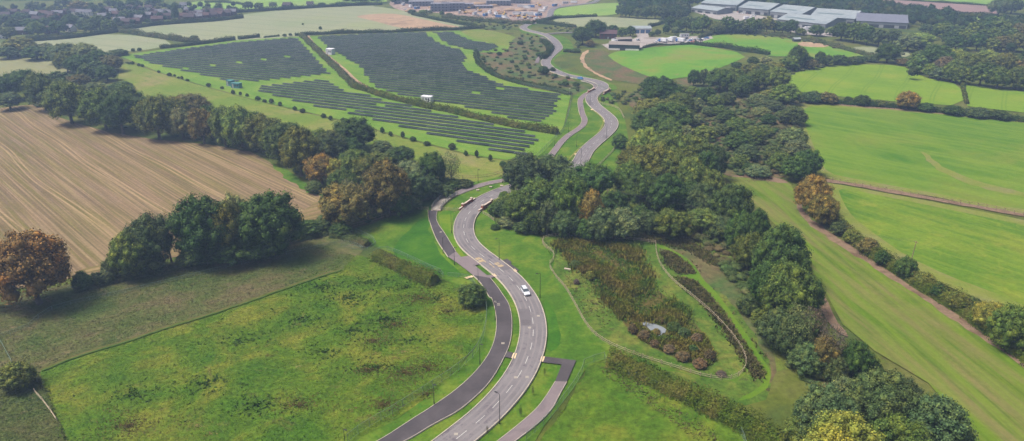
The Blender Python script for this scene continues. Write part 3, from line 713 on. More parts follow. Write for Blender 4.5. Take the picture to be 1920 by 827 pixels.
# ------------------------------------------------------------------ roads
M['road'] = field_mat('road_surface', c(136, 131, 133), c(144, 139, 141), c(151, 146, 147), 9, .3, contrast=.14, spots=(2.6, c(124, 117, 123), .54, .62), bump=.1)
M['tarmac'] = field_mat('new_tarmac', c(90, 86, 89), c(97, 92, 95), c(105, 100, 103), 7, .3, contrast=.1, bump=.1)
M['path'] = field_mat('path_surface', c(146, 134, 136), c(152, 140, 142), c(138, 128, 130), 6, .3, contrast=.1, bump=.1)
M['kerb'] = plain('kerb_concrete', c(206, 196, 178), .85, .2, var=.15, vs=.7)
M['paint'] = plain('road_paint', (.43, .43, .41, 1), .6, .2, var=.25, vs=2.5)
M['tactile'] = plain('buff_paving', c(226, 200, 160, .7), .85, .2, var=.12, vs=2)
M['hatch'] = field_mat('buff_surfacing', c(190, 168, 130, .6), c(200, 180, 144, .6), c(166, 152, 130, .6), 1.5, .3, contrast=.2)
road_px = [(760, 900), (830, 847), (866.7, 817.7), (896.7, 794.3), (923.3, 769.3), (945, 746), (963.3, 722.7), (978.3, 699.3), (988.3, 677.7), (996, 655.3), (999.5, 635), (1000.5, 616), (998.3, 597.7), (993.3, 580), (986.7, 563.7),
    (965.9, 533.8), (953.7, 520.9), (939.5, 508.7), (915.8, 490.5), (892.8, 473), (882.7, 463.7), (874.3, 452.6), (870.1, 441.8), (868.9, 430.9), (870.1, 420.9), (873.4, 410.9), (878.9, 401.7), (887.3, 392.6), (897.3, 383.7), (909.3, 375.4), (922.6, 368.4), (939.3, 361.2),
    (962, 353.5), (1000, 343), (1040, 331), (1062, 323), (1085.8, 307.8), (1092, 297), (1100.3, 283), (1114.9, 269.1), (1129.4, 257), (1141.5, 245.5), (1147, 234), (1143.5, 223.2), (1133, 213.5), (1120.9, 203.8), (1111.2, 194.1), (1108.5, 184.4), (1115.5, 176), (1127, 168.7), (1131, 161.5), (1123.5, 155.4),
    (1105.2, 150.6), (1088.2, 147.4), (1066.5, 143.3), (1048, 137.5), (1033, 130), (1023, 119.5), (1027.5, 109.6), (1037.5, 100.2), (1047, 91.9), (1043.8, 82.5), (1032.9, 72), (1020.4, 65.4), (1001.7, 60.8), (986, 56.5), (981, 51.8), (990, 46.7), (1007.9, 42.3), (1022.6, 37.2), (1030.5, 31.5), (1032, 25), (1035, 19), (1043, 15), (1060, 12.5), (1086.7, 9.2), (1110, 5.8), (1122, 0), (1150, -12), (1190, -22)]
RC = smooth_line(spline(PP(road_px), 1.5), 2, 2); RW = 3.35
Zr = .52
ribbon('road', RC, RW, -RW, Zr, M['road'])
for s_ in (-1, 1): kerb('kerb', RC, s_ * (RW + .12), .1, Zr + .11, .26, M['kerb'])
# dark joint and wheel-worn paint lines
def dashes(name, C_, off, w_, on, gap, z, skip=()):
    s = np.concatenate([[0], np.cumsum(np.linalg.norm(np.diff(C_, axis=0), axis=1))]); n = normals2(C_); V, Fc = [], []; t = 2.0; 
    while t + on < s[-1]:
        q = np.linspace(t, t + on, 4); x = np.interp(q, s, C_[:, 0]); y = np.interp(q, s, C_[:, 1]); nx = np.interp(q, s, n[:, 0]); ny = np.interp(q, s, n[:, 1])
        if not any(a < t < b_ for a, b_ in skip):
            o = len(V)
            for sd in (off - w_ / 2, off + w_ / 2):
                for k in range(4): V.append((x[k] + nx[k] * sd, y[k] + ny[k] * sd, z))
            for k in range(3): Fc.append((o + k, o + k + 1, o + 4 + k + 1, o + 4 + k))
        t += on + gap
    ob = link(name, np_mesh(name, np.array(V), [np.array(Fc)]), M['paint'])
    if ob.data.polygons[0].normal.z < 0: ob.data.flip_normals()
    tag(ob, kind='structure'); return ob
M['wheel'] = field_mat('wheel_path', c(150, 144, 146), c(156, 151, 152), c(146, 141, 142), 12, .4, contrast=.1, bump=.05); M['repair'] = field_mat('road_repair', c(126, 121, 124), c(132, 127, 130), c(121, 116, 119), 5, .3, contrast=.1, bump=.1)
for o_ in (-2.45, -.95, .95, 2.45): ribbon('wheel_track', RC, o_ + .24, o_ - .24, Zr + .004, M['wheel'])
_s = np.concatenate([[0], np.cumsum(np.linalg.norm(np.diff(RC, axis=0), axis=1))])
for t0, L0, a0, b0 in ((62, 9, 3.2, .4), (96, 3, -.5, -3.1), (131, 14, -1.8, -3.2), (168, 4, 3.2, -3.2), (214, 10, 3.1, 1.6), (262, 5, -.2, -3.0), (330, 12, 3.1, .3)):
    i0, i1 = np.searchsorted(_s, (t0, t0 + L0)); ribbon('road_repair', RC[i0:i1 + 1], a0, b0, Zr + .007, M['repair'])
dashes('road_marking', RC, 0, .12, 3.2, 3.0, Zr + .01)

def strip_px(name, left, right, mat, z, edge=True):
    """paved strip from its two traced edges"""
    a = spline(PP(left), 1.5); b = spline(PP(right), 1.5); n = max(len(a), len(b)); 
    f = lambda q: np.stack([np.interp(np.linspace(0, 1, n), np.linspace(0, 1, len(q)), q[:, k]) for k in (0, 1)], 1)
    a, b = f(a), f(b); V = np.zeros((2 * n, 3)); V[:n, :2] = a; V[n:, :2] = b; V[:, 2] = z; i = np.arange(n - 1)
    o = link(name, np_mesh(name, V, [np.stack([i, i + 1, n + i + 1, n + i], 1)]), mat)
    if o.data.polygons[0].normal.z < 0: o.data.flip_normals()
    tag(o, kind='structure')
    if edge:
        for q in (a, b): kerb('path_edging', q, 0, .1, z + .05, .14, M['kerb'])
    return o
Z2 = lambda x, y: (640 + x / 3, 551 + y / 3)
Z7 = lambda x, y: (840 + x / 7.385, 460 + y / 7.385)
Z6 = lambda x, y: (780 + x / 5.994, 330 + y / 5.994)
ZF = lambda x, y: (960 + x / 4.133, 130 + y / 4.133)
ZG = lambda x, y: (960 + x / 4.8, 20 + y / 4.8)
strip_px('path', [Z2(60, 905), Z2(220, 827), Z2(380, 725), Z2(520, 635), Z2(640, 550), Z2(740, 460), Z2(810, 375), Z2(850, 300), Z2(870, 220), Z2(872, 150), Z2(862, 80), Z2(840, 20), Z7(580, 740), Z7(510, 620), Z7(430, 510), Z7(345, 430)],
         [Z2(200, 905), Z2(375, 827), Z2(520, 740), Z2(650, 670), Z2(750, 590), Z2(820, 520), Z2(870, 450), Z2(915, 365), Z2(940, 310), Z2(955, 250), Z2(960, 180), Z2(955, 110), Z2(935, 50), Z7(780, 730), Z7(700, 610), Z7(590, 470)], M['tarmac'], Zr - .06)
patch('path', [Z7(345, 430), Z7(240, 345), Z7(120, 255), Z7(0, 175), Z7(110, 100), Z7(180, 178), Z7(285, 160), Z7(440, 275), Z7(375, 300), Z7(540, 430), Z7(610, 425), Z7(660, 455), Z7(590, 470)], M['path'], z=Zr - .05, smooth=0)
strip_px('path', [Z7(0, 175), Z6(240, 740), Z6(195, 640), Z6(160, 540), Z6(138, 460), Z6(134, 396)], [Z7(110, 100), Z6(375, 740), Z6(320, 650), Z6(262, 570), Z6(228, 490), Z6(240, 396)], M['tarmac'], Zr - .06)
cyc = spline(PP([Z6(395, 225), Z6(460, 206), Z6(550, 170), Z6(660, 134), Z6(800, 93), Z6(950, 64), Z6(1050, 46), (975, 333), (1000, 322), (1025.3, 301.8), (1037.4, 287.3), (1052, 268), (1066.5, 254.6), (1083.4, 243.7), (1094, 234), (1095.7, 224.4), (1091.9, 214.7), (1088.6, 200.2), (1088.5, 188), (1095.5, 179.6), (1108, 172.3), (1116, 166.3), (1116, 160.2), (1106, 155.6), (1092, 151.8)]), 1.5)
ribbon('path', cyc, 1.5, -1.5, Zr - .06, M['path'])
for s_ in (-1, 1): kerb('path_edging', cyc, s_ * 1.55, .1, Zr - .01, .12, M['kerb'])
cy2 = spline(PP([(1006, 119), (1010, 110), (1022, 102), (1034, 94), (1036, 86), (1026, 76), (1014, 70)]), 1.5); ribbon('path', cy2, 1.4, -1.4, Zr - .06, M['path'])
strip_px('path', [Z2(790, 905), Z2(890, 827), Z2(1000, 740), Z2(1100, 650), Z2(1160, 570), Z2(1203, 500)], [Z2(890, 905), Z2(990, 827), Z2(1090, 750), Z2(1180, 660), Z2(1230, 570), Z2(1268, 503)], M['path'], Zr - .06)
patch('path', [Z2(1203, 500), Z2(1240, 406), Z2(1130, 393), Z2(1146, 361), Z2(1320, 383), Z2(1268, 503)], M['tarmac'], z=Zr - .05, smooth=0)
patch('path', [Z2(915, 362), Z2(935, 332), Z2(972, 340), Z2(960, 372)], M['tarmac'], z=Zr - .04, smooth=0)
patch('path', [Z7(718, 232), Z7(820, 205), Z7(882, 250), Z7(865, 268), Z7(985, 360), Z7(945, 385), Z7(850, 335)], M['tarmac'], z=Zr - .05, smooth=0)
patch('path', [(1086, 35), (1, 1), (2, 2)], M['path']) if False else None
for q in ([Z2(968, 342), Z2(988, 344), Z2(978, 374), Z2(956, 370)], [Z2(1126, 360), Z2(1145, 362), Z2(1136, 391), Z2(1117, 388)], [Z7(606, 422), Z7(640, 410), Z7(680, 448), Z7(645, 456)], [Z7(893, 352), Z7(925, 346), Z7(958, 378), Z7(930, 392)],
          [Z7(225, 465), Z7(330, 438), Z7(356, 458), Z7(262, 484)]):
    patch('tactile_paving', q, M['tactile'], z=Zr + .005, smooth=0)
for q in ([Z7(372, 200), Z7(430, 182), Z7(462, 205), Z7(402, 225)], [Z7(412, 236), Z7(480, 215), Z7(515, 236), Z7(445, 258)], [Z7(636, 272), Z7(690, 252), Z7(722, 276), Z7(668, 296)], [Z7(676, 302), Z7(740, 285), Z7(778, 306), Z7(712, 326)]):
    patch('buff_surfacing', q, M['hatch'], z=Zr + .014, smooth=0)
for a, b in ((Z7(455, 175), Z7(525, 235)), (Z7(575, 250), Z7(640, 305))):
    mm = MB(); mm.beam(P(*a, Zr + .02), P(*b, Zr + .02), .35, .01); tag(mm.build('road_marking', M['hatch']), kind='structure')
# side road to the farm
fr = spline(PP([(1022, 64), (1050, 62.5), (1075, 61.5), (1100, 60)]), 2); ribbon('road', fr, 2.5, -2.5, Zr - .02, M['road'])
# worn tracks in the verge near the S bend and by the far site
for q in ([ZF(400, 752), ZF(480, 660), ZF(540, 600)], [ZF(655, 520), ZF(700, 440), ZF(705, 395), ZF(650, 340), ZF(610, 318)]):
    c_ = spline(PP(q), 1.5); ribbon('worn_track', c_, .5, -.5, Zr - .1, M['margin'])
for x, y in (ZF(497, 662), ZF(722, 405), ZF(625, 315)):
    patch('buff_surfacing', [(x - 4, y), (x + 4, y - 1.2), (x + 5, y + .6), (x - 3, y + 1.6)], M['tactile'], z=Zr - .02, smooth=0)
gt = spline(PP([(577, 68), (590, 85), (620, 110), (648, 133), (668, 152), (692, 167)]), 3); ribbon('worn_track', gt, 1.3, -1.3, .45, M["sand"])
# ------------------------------------------------------------------ trees, clusters: where, group, -
init_plants()
CLUSTERS = {
 'near_left': ('along the near edge of the stubble field', 'trees along the near edge of the stubble field', ''),
 'belt': ('in the belt behind the stubble field', 'trees in the belt behind the stubble field', ''),
 'belt_end': ('between the stubble field and the footbridge', 'trees between the stubble field and the footbridge', ''),
 'far_belt': ('in the belt left of the solar farm', 'trees in the far left belt', ''),
 'clump': ('in the clump that hides the road bend', 'trees in the clump beside the road bend', ''),
 'wood': ('in the wood beside the S bend', 'trees in the wood beside the S bend', ''),
 'valley': ('in the bushy valley beside the wide green field', 'bushes in the valley', ''),
 'valley_top': ('on the valley side below the farm field', 'trees at the top of the valley', ''),
 'basin_line': ('between the fenced basin and the cut grass field', 'trees between the basin and the cut grass field', ''),
 'corner': ('in the clump at the bottom right corner', 'trees at the bottom right corner', ''),
 'hedge_right': ('in the long hedge beside the cut grass', 'trees in the long right hedge', ''),
 'cross_hedge': ('in the hedge between two bright green fields', 'trees in the hedge between bright green fields', ''),
 'farm': ('around the red brick farmhouse', 'trees around the farmhouse', ''),
 'factory': ('in front of the pale factory roofs', 'trees in front of the factory roofs', ''),
 'right_wood': ('in the wood behind the far green field', 'trees in the wood behind the far green field', ''),
 'mid_wood': ('in the dark wood right of the factory', 'trees in the dark wood right of the factory', ''),
 'village': ('among the houses at the top left', 'trees among the village houses', ''),
 'scrubland': ('in the scrub between solar farm and road', 'bushes in the scrub beside the solar farm', ''),
 'solar_edge': ('in the planted row along the solar farm edge', 'young bushes planted along the solar farm edge', ''),
 'far_hedges': ('in the far hedges beyond the solar farm', 'trees in the far hedges', ''),
 'basin': ('inside or beside the fenced basin', 'bushes inside the basin', ''),
 'foot': ('at the foot of the clump by the parapet', 'bushes beside the brick parapet', ''),
 'verge': ('in the verge right of the road', 'young trees in the verge', ''),
 'top': ('in the wood above the farm', 'trees in the wood above the farm', ''),
}
rt = random.Random(5)
def many(cl, rows, name='tree'):
    for q in rows:
        x, y, wp, hp, col = q[:5]; tree_px(x, y, wp, hp, col, q[5] if len(q) > 5 else None, name if len(q) < 7 else q[6], cl, r=rt)

many('near_left', [(-6, 578, 62, 138, 'grey', 'tall'), (75, 570, 140, 138, 'orange', 'round2'), (252, 520, 82, 84, 'mid', 'round'), (290, 507, 88, 108, 'greydark', 'round3'), (322, 492, 52, 96, 'grey', 'sparse'), (216, 524, 40, 48, 'grey', 'bush'),
    (392, 494, 116, 126, 'dark', 'round'), (432, 490, 84, 118, 'olive', 'round3'), (452, 474, 64, 112, 'pale', 'tall'), (420, 462, 50, 84, 'greydark', 'tall2'), (512, 480, 128, 120, 'dark', 'round2'), (446, 492, 100, 60, 'dark', 'bush2'), (372, 498, 70, 44, 'greydark', 'bush'), (500, 486, 90, 60, 'dark', 'bush3'), (272, 514, 90, 50, 'greydark', 'bush2'), (486, 486, 34, 52, 'autumn', 'tall2')])
many('near_left', [(158, 542, 40, 34, 'dark'), (184, 537, 30, 28, 'greydark'), (205, 530, 32, 30, 'grey'), (350, 500, 40, 26, 'olive'), (580, 440, 60, 28, 'dark'), (612, 432, 50, 30, 'greydark'), (640, 440, 44, 26, 'dark')], 'shrub')
many('belt', [(8, 190, 62, 50, 'dark'), (50, 184, 66, 56, 'dark'), (20, 206, 50, 34, 'greydark'), (88, 208, 70, 74, 'mid'), (136, 232, 80, 82, 'olive', 'round2'), (118, 205, 56, 56, 'greydark'), (166, 214, 60, 56, 'grey'), (200, 244, 80, 78, 'mid', 'round'),
    (240, 222, 66, 66, 'dark', 'round3'), (232, 252, 70, 78, 'dark'), (268, 240, 60, 62, 'greydark'), (300, 262, 78, 84, 'olive', 'round2'), (345, 262, 58, 62, 'pale', 'round3'), (356, 226, 84, 52, 'brown', 'flat'), (330, 240, 60, 60, 'olive'), (384, 270, 58, 70, 'brown', 'tall2'), (400, 262, 60, 66, 'dark'),
    (424, 276, 56, 78, 'mid', 'tall'), (456, 282, 70, 84, 'lime', 'round'), (500, 290, 74, 80, 'olive', 'round3'), (478, 268, 56, 60, 'dark'), (180, 195, 50, 40, 'greydark'), (280, 215, 40, 34, 'dark')])
many('belt_end', [(530, 306, 74, 78, 'mid', 'round2'), (566, 330, 82, 92, 'olive', 'round'), (545, 285, 60, 58, 'dark', 'flat'), (600, 290, 60, 50, 'mid'), (664, 282, 84, 62, 'dark', 'round2'), (626, 302, 70, 56, 'greydark', 'round'), (660, 300, 50, 44, 'dark', 'bush'),
    (604, 346, 62, 60, 'autumn', 'round3'), (634, 350, 44, 54, 'yellow', 'tall'), (668, 344, 76, 62, 'mid', 'round'), (712, 326, 54, 44, 'olive', 'round3'), (690, 350, 60, 60, 'olive', 'flat'), (645, 365, 60, 50, 'dark', 'bush'), (755, 308, 52, 34, 'dark', 'round2'), (716, 288, 46, 26, 'greydark', 'bush'),
    (736, 304, 36, 26, 'greydark', 'bush'), (650, 425, 100, 80, 'brown', 'round2'), (730, 404, 98, 100, 'brown', 'round'), (690, 410, 60, 66, 'bare', 'sparse'), (656, 394, 44, 58, 'pale', 'tall2'), (706, 402, 40, 50, 'orange', 'sparse'), (770, 352, 76, 50, 'grey', 'flat'), (782, 384, 60, 62, 'greydark', 'tall'),
    (812, 352, 62, 68, 'dark', 'tall2'), (846, 350, 44, 68, 'pale', 'sparse'), (800, 372, 60, 44, 'greydark', 'bush'), (752, 408, 50, 60, 'dark', 'tall')])
many('belt_end', [(700, 362, 50, 34, 'dark'), (840, 352, 56, 18, 'dark'), (870, 350, 40, 14, 'greydark'), (832, 368, 44, 22, 'greydark'), (768, 396, 50, 30, 'greydark'), (620, 384, 44, 22, 'dark'), (590, 362, 36, 24, 'greydark')], 'shrub')
many('far_belt', [(42, 104, 60, 34, 'olive', 'round'), (22, 104, 30, 30, 'mid'), (16, 110, 50, 24, 'greydark'), (70, 112, 60, 26, 'dark'), (96, 112, 40, 28, 'greydark'), (110, 120, 44, 34, 'mid'), (124, 124, 54, 44, 'grey', 'round2'), (128, 136, 44, 40, 'olive', 'round'), (150, 140, 50, 38, 'dark', 'round3'), (162, 122, 56, 42, 'pale', 'round2'),
    (190, 132, 54, 40, 'dark'), (212, 135, 44, 32, 'brown', 'round2'), (168, 150, 40, 32, 'dark'), (202, 152, 40, 30, 'dark', 'round'), (182, 142, 40, 28, 'greydark'), (224, 104, 40, 12, 'greydark'), (184, 112, 30, 20, 'grey'), (88, 98, 30, 18, 'grey'), (84, 168, 60, 26, 'brown'), (150, 168, 44, 30, 'brown', 'flat'), (110, 168, 60, 34, 'dark'), (60, 172, 50, 34, 'dark'), (190, 180, 50, 24, 'pale'), (230, 182, 50, 30, 'dark', 'flat'), (0, 172, 60, 30, 'dark')])
many('clump', [(984, 366, 84, 78, 'greydark', 'round2'), (1032, 352, 92, 60, 'greydark', 'round'), (1110, 376, 90, 70, 'dark', 'round2'), (1066, 392, 76, 70, 'dark', 'round3'), (1070, 430, 70, 96, 'mid', 'round'), (1106, 438, 56, 84, 'autumn', 'tall2'), (1010, 408, 84, 74, 'mid', 'round2'), (975, 420, 80, 64, 'mid', 'round3'), (950, 412, 50, 42, 'greydark', 'bush'),
    (1026, 440, 48, 64, 'greydark', 'tall'), (1058, 446, 60, 50, 'greydark', 'round'), (1130, 452, 76, 66, 'greydark', 'bush2'), (1165, 450, 76, 62, 'grey', 'bush'), (1100, 452, 50, 44, 'dark', 'bush3'), (1150, 420, 60, 62, 'dark', 'round'), (1000, 438, 44, 44, 'dark', 'bush'), (1140, 392, 40, 40, 'lime', 'bush2')])
many('foot', [(930, 402, 36, 22, 'dark'), (955, 426, 44, 22, 'grey'), (928, 430, 20, 10, 'dark'), (980, 436, 40, 22, 'greydark'), (940, 390, 34, 22, 'mid'), (945, 372, 22, 14, 'mid')], 'shrub')
wood = [(1228, 290, 60, 30, 'yellow', 'flat'), (1215, 262, 70, 56, 'dark', 'round2'), (1248, 250, 90, 56, 'dark', 'round'), (1222, 232, 80, 48, 'olive', 'round2'), (1262, 240, 76, 50, 'mid', 'round3'), (1240, 205, 76, 56, 'dark', 'round'), (1275, 222, 56, 50, 'olive', 'flat'), (1222, 190, 40, 48, 'dark', 'tall'), (1232, 200, 40, 46, 'mid', 'tall2'),
    (1218, 178, 36, 34, 'dark', 'round'), (1248, 186, 46, 32, 'greydark', 'round3'), (1248, 268, 60, 46, 'mid', 'round2'), (1284, 262, 34, 30, 'pale', 'bush'), (1210, 312, 70, 72, 'lime', 'round'), (1256, 320, 86, 76, 'mid', 'round2'), (1296, 318, 80, 68, 'olive', 'round3'), (1190, 336, 70, 64, 'olive', 'round2'), (1220, 356, 92, 84, 'olive', 'round'),
    (1265, 360, 92, 84, 'olive', 'round2'), (1175, 370, 60, 70, 'mid', 'round3'), (1290, 372, 70, 76, 'mid', 'round'), (1318, 352, 60, 70, 'dark', 'tall'), (1338, 340, 50, 70, 'greydark', 'tall2'), (1330, 380, 56, 60, 'olive', 'round'), (1204, 396, 70, 76, 'dark', 'round2'), (1245, 404, 80, 76, 'dark', 'round'), (1290, 402, 70, 62, 'dark', 'round3'), (1312, 412, 70, 66, 'greydark', 'round'),
    (1368, 430, 84, 86, 'dark', 'round2'), (1352, 450, 50, 46, 'greydark', 'bush'), (1220, 440, 56, 44, 'greydark', 'round3'), (1256, 450, 70, 58, 'olive', 'flat'), (1315, 438, 70, 46, 'mid', 'flat'), (1162, 278, 36, 28, 'dark', 'bush2'), (1200, 424, 50, 40, 'dark', 'bush')]
many('wood', wood)
many('valley', [(1298, 180, 30, 20, 'mid'), (1322, 194, 40, 34, 'dark'), (1340, 200, 34, 24, 'mid'), (1360, 196, 40, 26, 'greydark'), (1304, 208, 36, 26, 'grey'), (1348, 220, 34, 24, 'mid'), (1363, 234, 44, 28, 'dark', 'bush'), (1326, 218, 26, 20, 'grey'), (1380, 250, 46, 32, 'mid'), (1320, 262, 50, 28, 'olive', 'bush2'), (1350, 254, 34, 24, 'grey'),
    (1384, 280, 60, 36, 'dark', 'bush'), (1410, 270, 50, 34, 'mid', 'bush2'), (1432, 256, 40, 22, 'mid'), (1400, 300, 50, 30, 'greydark'), (1386, 314, 40, 26, 'mid', 'bush3'), (1440, 234, 30, 22, 'dark'), (1418, 196, 40, 22, 'grey'), (1444, 188, 44, 22, 'olive'), (1470, 196, 60, 42, 'lime', 'bush2'), (1442, 206, 56, 20, 'greydark'), (1484, 235, 56, 38, 'greydark', 'bush'), (1450, 310, 44, 40, 'greydark', 'bush3'),
    (1426, 218, 40, 18, 'grey'), (1486, 276, 56, 40, 'grey', 'bush2'), (1490, 294, 50, 34, 'grey', 'bush'), (1462, 322, 50, 40, 'mid', 'bush'), (1492, 340, 60, 52, 'dark', 'bush2'), (1510, 330, 56, 50, 'dark', 'round2'), (1420, 332, 50, 24, 'grey'), (1300, 236, 40, 24, 'grey'), (1280, 176, 30, 18, 'grey'), (1405, 326, 34, 22, 'dark')], 'shrub')
many('valley_top', [(1300, 162, 28, 32, 'dark', 'tall'), (1318, 162, 26, 34, 'greydark', 'tall2'), (1348, 172, 56, 44, 'dark', 'round2'), (1372, 168, 50, 40, 'mid', 'round'), (1394, 174, 40, 34, 'dark', 'round3'), (1418, 170, 50, 42, 'mid', 'round2'), (1452, 172, 56, 46, 'mid', 'round'), (1385, 182, 44, 30, 'dark'), (1400, 132, 24, 14, 'olive'), (1380, 128, 24, 12, 'dark'),
    (1410, 124, 22, 18, 'dark', 'round'), (1434, 122, 28, 16, 'pale'), (1450, 140, 44, 26, 'olive'), (1430, 140, 40, 20, 'dark'), (1406, 144, 40, 26, 'olive', 'flat'), (1480, 132, 40, 30, 'mid'), (1492, 130, 36, 46, 'dark', 'round2'), (1510, 128, 30, 26, 'dark'), (1470, 128, 26, 20, 'lime'), (1536, 124, 24, 28, 'dark', 'tall'), (1550, 124, 30, 22, 'greydark'), (1574, 122, 36, 20, 'dark'), (1598, 121, 28, 16, 'greydark'), (1520, 130, 30, 20, 'brown'), (1243, 152, 12, 11, 'dark'), (1440, 158, 40, 20, 'dark')])
many('basin_line', [(1384, 480, 64, 84, 'dark', 'round2'), (1412, 472, 50, 80, 'dark', 'round'), (1400, 508, 60, 76, 'olive', 'round3'), (1450, 542, 104, 118, 'dark', 'round'), (1474, 500, 56, 70, 'dark', 'round2'), (1432, 586, 76, 96, 'dark', 'round2'), (1486, 560, 60, 80, 'dark', 'round'), (1466, 604, 100, 108, 'mid', 'round'), (1510, 592, 60, 72, 'dark', 'round3'), (1398, 590, 44, 40, 'greydark', 'bush'),
    (1452, 654, 80, 78, 'greydark', 'bush2'), (1486, 672, 76, 104, 'grey', 'sparse'), (1476, 668, 70, 84, 'greydark', 'bush'), (1518, 650, 66, 74, 'bare', 'sparse'), (1516, 652, 50, 62, 'dark', 'bush3'), (1548, 696, 66, 90, 'bare', 'sparse'), (1540, 700, 60, 70, 'brown', 'round3'), (1508, 700, 70, 56, 'greydark', 'bush2'), (1596, 708, 64, 66, 'dark', 'round'), (1560, 716, 50, 50, 'greydark', 'bush'), (1632, 712, 46, 40, 'dark', 'bush2'), (1424, 612, 40, 34, 'olive', 'bush3')])
many('corner', [(1582, 772, 84, 66, 'grey', 'bush2'), (1622, 762, 60, 52, 'olive', 'bush3'), (1536, 838, 120, 108, 'greydark', 'round2'), (1640, 806, 124, 104, 'greydark', 'round'), (1745, 846, 124, 106, 'greydark', 'bush'), (1672, 878, 110, 96, 'mid', 'round3'), (1566, 900, 140, 116, 'yellow', 'round'), (1690, 770, 70, 60, 'greydark', 'bush'), (1500, 842, 80, 60, 'olive', 'bush2')])
many('hedge_right', [(1518, 400, 70, 70, 'autumn', 'round'), (1540, 424, 58, 60, 'autumn', 'round2'), (1848, 620, 62, 56, 'yellow', 'round3'), (1884, 655, 84, 84, 'mid', 'round2'), (1916, 668, 40, 60, 'dark', 'bush')])
many('hedge_right', [(1572, 440, 36, 26, 'greydark'), (1596, 456, 36, 28, 'olive'), (1626, 476, 44, 30, 'brown'), (1650, 498, 34, 30, 'dark'), (1696, 520, 44, 40, 'dark'), (1730, 536, 40, 28, 'olive'), (1760, 558, 40, 28, 'dark'), (1790, 578, 44, 34, 'olive'), (1820, 590, 40, 34, 'greydark'), (1574, 430, 30, 20, 'greydark')], 'shrub')
many('cross_hedge', [(1699, 206, 42, 36, 'autumn', 'round2'), (1520, 193, 44, 24, 'greydark', 'bush'), (1550, 194, 44, 22, 'brown', 'bush2'), (1590, 192, 18, 12, 'dark', 'bush'), (1614, 198, 34, 22, 'dark', 'bush3'), (1650, 200, 26, 14, 'olive', 'bush'), (1736, 210, 34, 18, 'dark', 'bush'), (1786, 216, 40, 20, 'dark', 'bush2'), (1830, 220, 50, 20, 'greydark', 'bush'), (1874, 224, 44, 18, 'dark', 'bush3')])
many('farm', [(1092, 84, 42, 34, 'dark', 'round'), (1117, 70, 42, 34, 'dark', 'round2'), (1136, 66, 22, 18, 'greydark'), (1150, 62, 22, 16, 'dark'), (1166, 70, 24, 18, 'dark'), (1182, 68, 22, 20, 'dark'), (1083, 90, 14, 14, 'pale'), (1106, 88, 20, 14, 'brown', 'bush'), (1078, 98, 24, 8, 'dark', 'bush'), (1064, 97, 16, 6, 'dark', 'bush'), (1222, 68, 14, 10, 'mid', 'bush'), (1233, 66, 14, 12, 'greydark', 'bush'), (1248, 64, 16, 18, 'dark', 'tall'), (1266, 66, 18, 16, 'grey', 'tall'), (1256, 56, 26, 26, 'dark')])
r2 = random.Random(9)
fac = []
for i, x in enumerate(range(1272, 1486, 15)): fac.append((x, 60 + (x - 1272) * .02 + r2.uniform(-2, 2), r2.uniform(24, 34), r2.uniform(22, 34), r2.choice(['dark', 'dark', 'greydark', 'mid', 'olive'])))
fac += [(1344, 64, 30, 24, 'olive', 'round'), (1500, 66, 26, 14, 'olive'), (1530, 68, 30, 22, 'dark', 'round2'), (1290, 50, 30, 20, 'dark'), (1310, 46, 24, 16, 'greydark'), (1556, 66, 24, 16, 'grey'), (1576, 76, 40, 34, 'dark', 'round'), (1600, 80, 40, 40, 'mid'), (1624, 84, 40, 36, 'dark'), (1646, 88, 40, 34, 'greydark'), (1672, 82, 36, 28, 'greydark', 'tall'), (1700, 96, 50, 32, 'grey'), (1722, 90, 56, 30, 'lime', 'flat'), (1618, 70, 30, 28, 'lime'), (1606, 64, 24, 20, 'rust'), (1662, 118, 44, 38, 'dark', 'round2'), (1632, 116, 30, 14, 'greydark', 'bush'), (1610, 118, 26, 14, 'dark', 'bush'), (1690, 122, 26, 14, 'brown', 'bush')]
many('factory', fac)
rw = [(1718, 138, 40, 36, 'mid'), (1750, 132, 60, 48, 'dark', 'round'), (1742, 146, 28, 28, 'lime'), (1790, 128, 50, 36, 'lime', 'round2'), (1762, 150, 40, 24, 'grey'), (1784, 154, 44, 42, 'mid', 'round'), (1820, 140, 50, 40, 'olive', 'round2'), (1800, 158, 40, 34, 'olive'), (1850, 132, 50, 40, 'lime', 'round3'), (1836, 162, 50, 46, 'mid'), (1880, 140, 50, 42, 'olive', 'round2'), (1868, 166, 50, 40, 'mid', 'round'), (1905, 168, 50, 46, 'mid', 'round2'), (1925, 150, 50, 44, 'brown'), (1940, 172, 50, 44, 'dark'), (1724, 124, 44, 30, 'mid'), (1770, 140, 44, 34, 'rust', 'round'), (1708, 128, 24, 18, 'greydark', 'bush')]
many('right_wood', rw)
mw = []
for y in (70, 84, 96):
    for x in range(1700 + int(y), 1960, 27): mw.append((x + r2.uniform(-7, 7), y + r2.uniform(-3, 3) , r2.uniform(32, 48), r2.uniform(26, 38), r2.choice(['dark', 'dark', 'greydark', 'olive', 'mid', 'dark', 'brown'])))
mw += [(1870, 30, 40, 34, 'grey', 'round'), (1895, 26, 40, 32, 'greydark', 'round2'), (1735, 62, 30, 18, 'greydark'), (1765, 60, 34, 20, 'dark')]
many('mid_wood', mw)
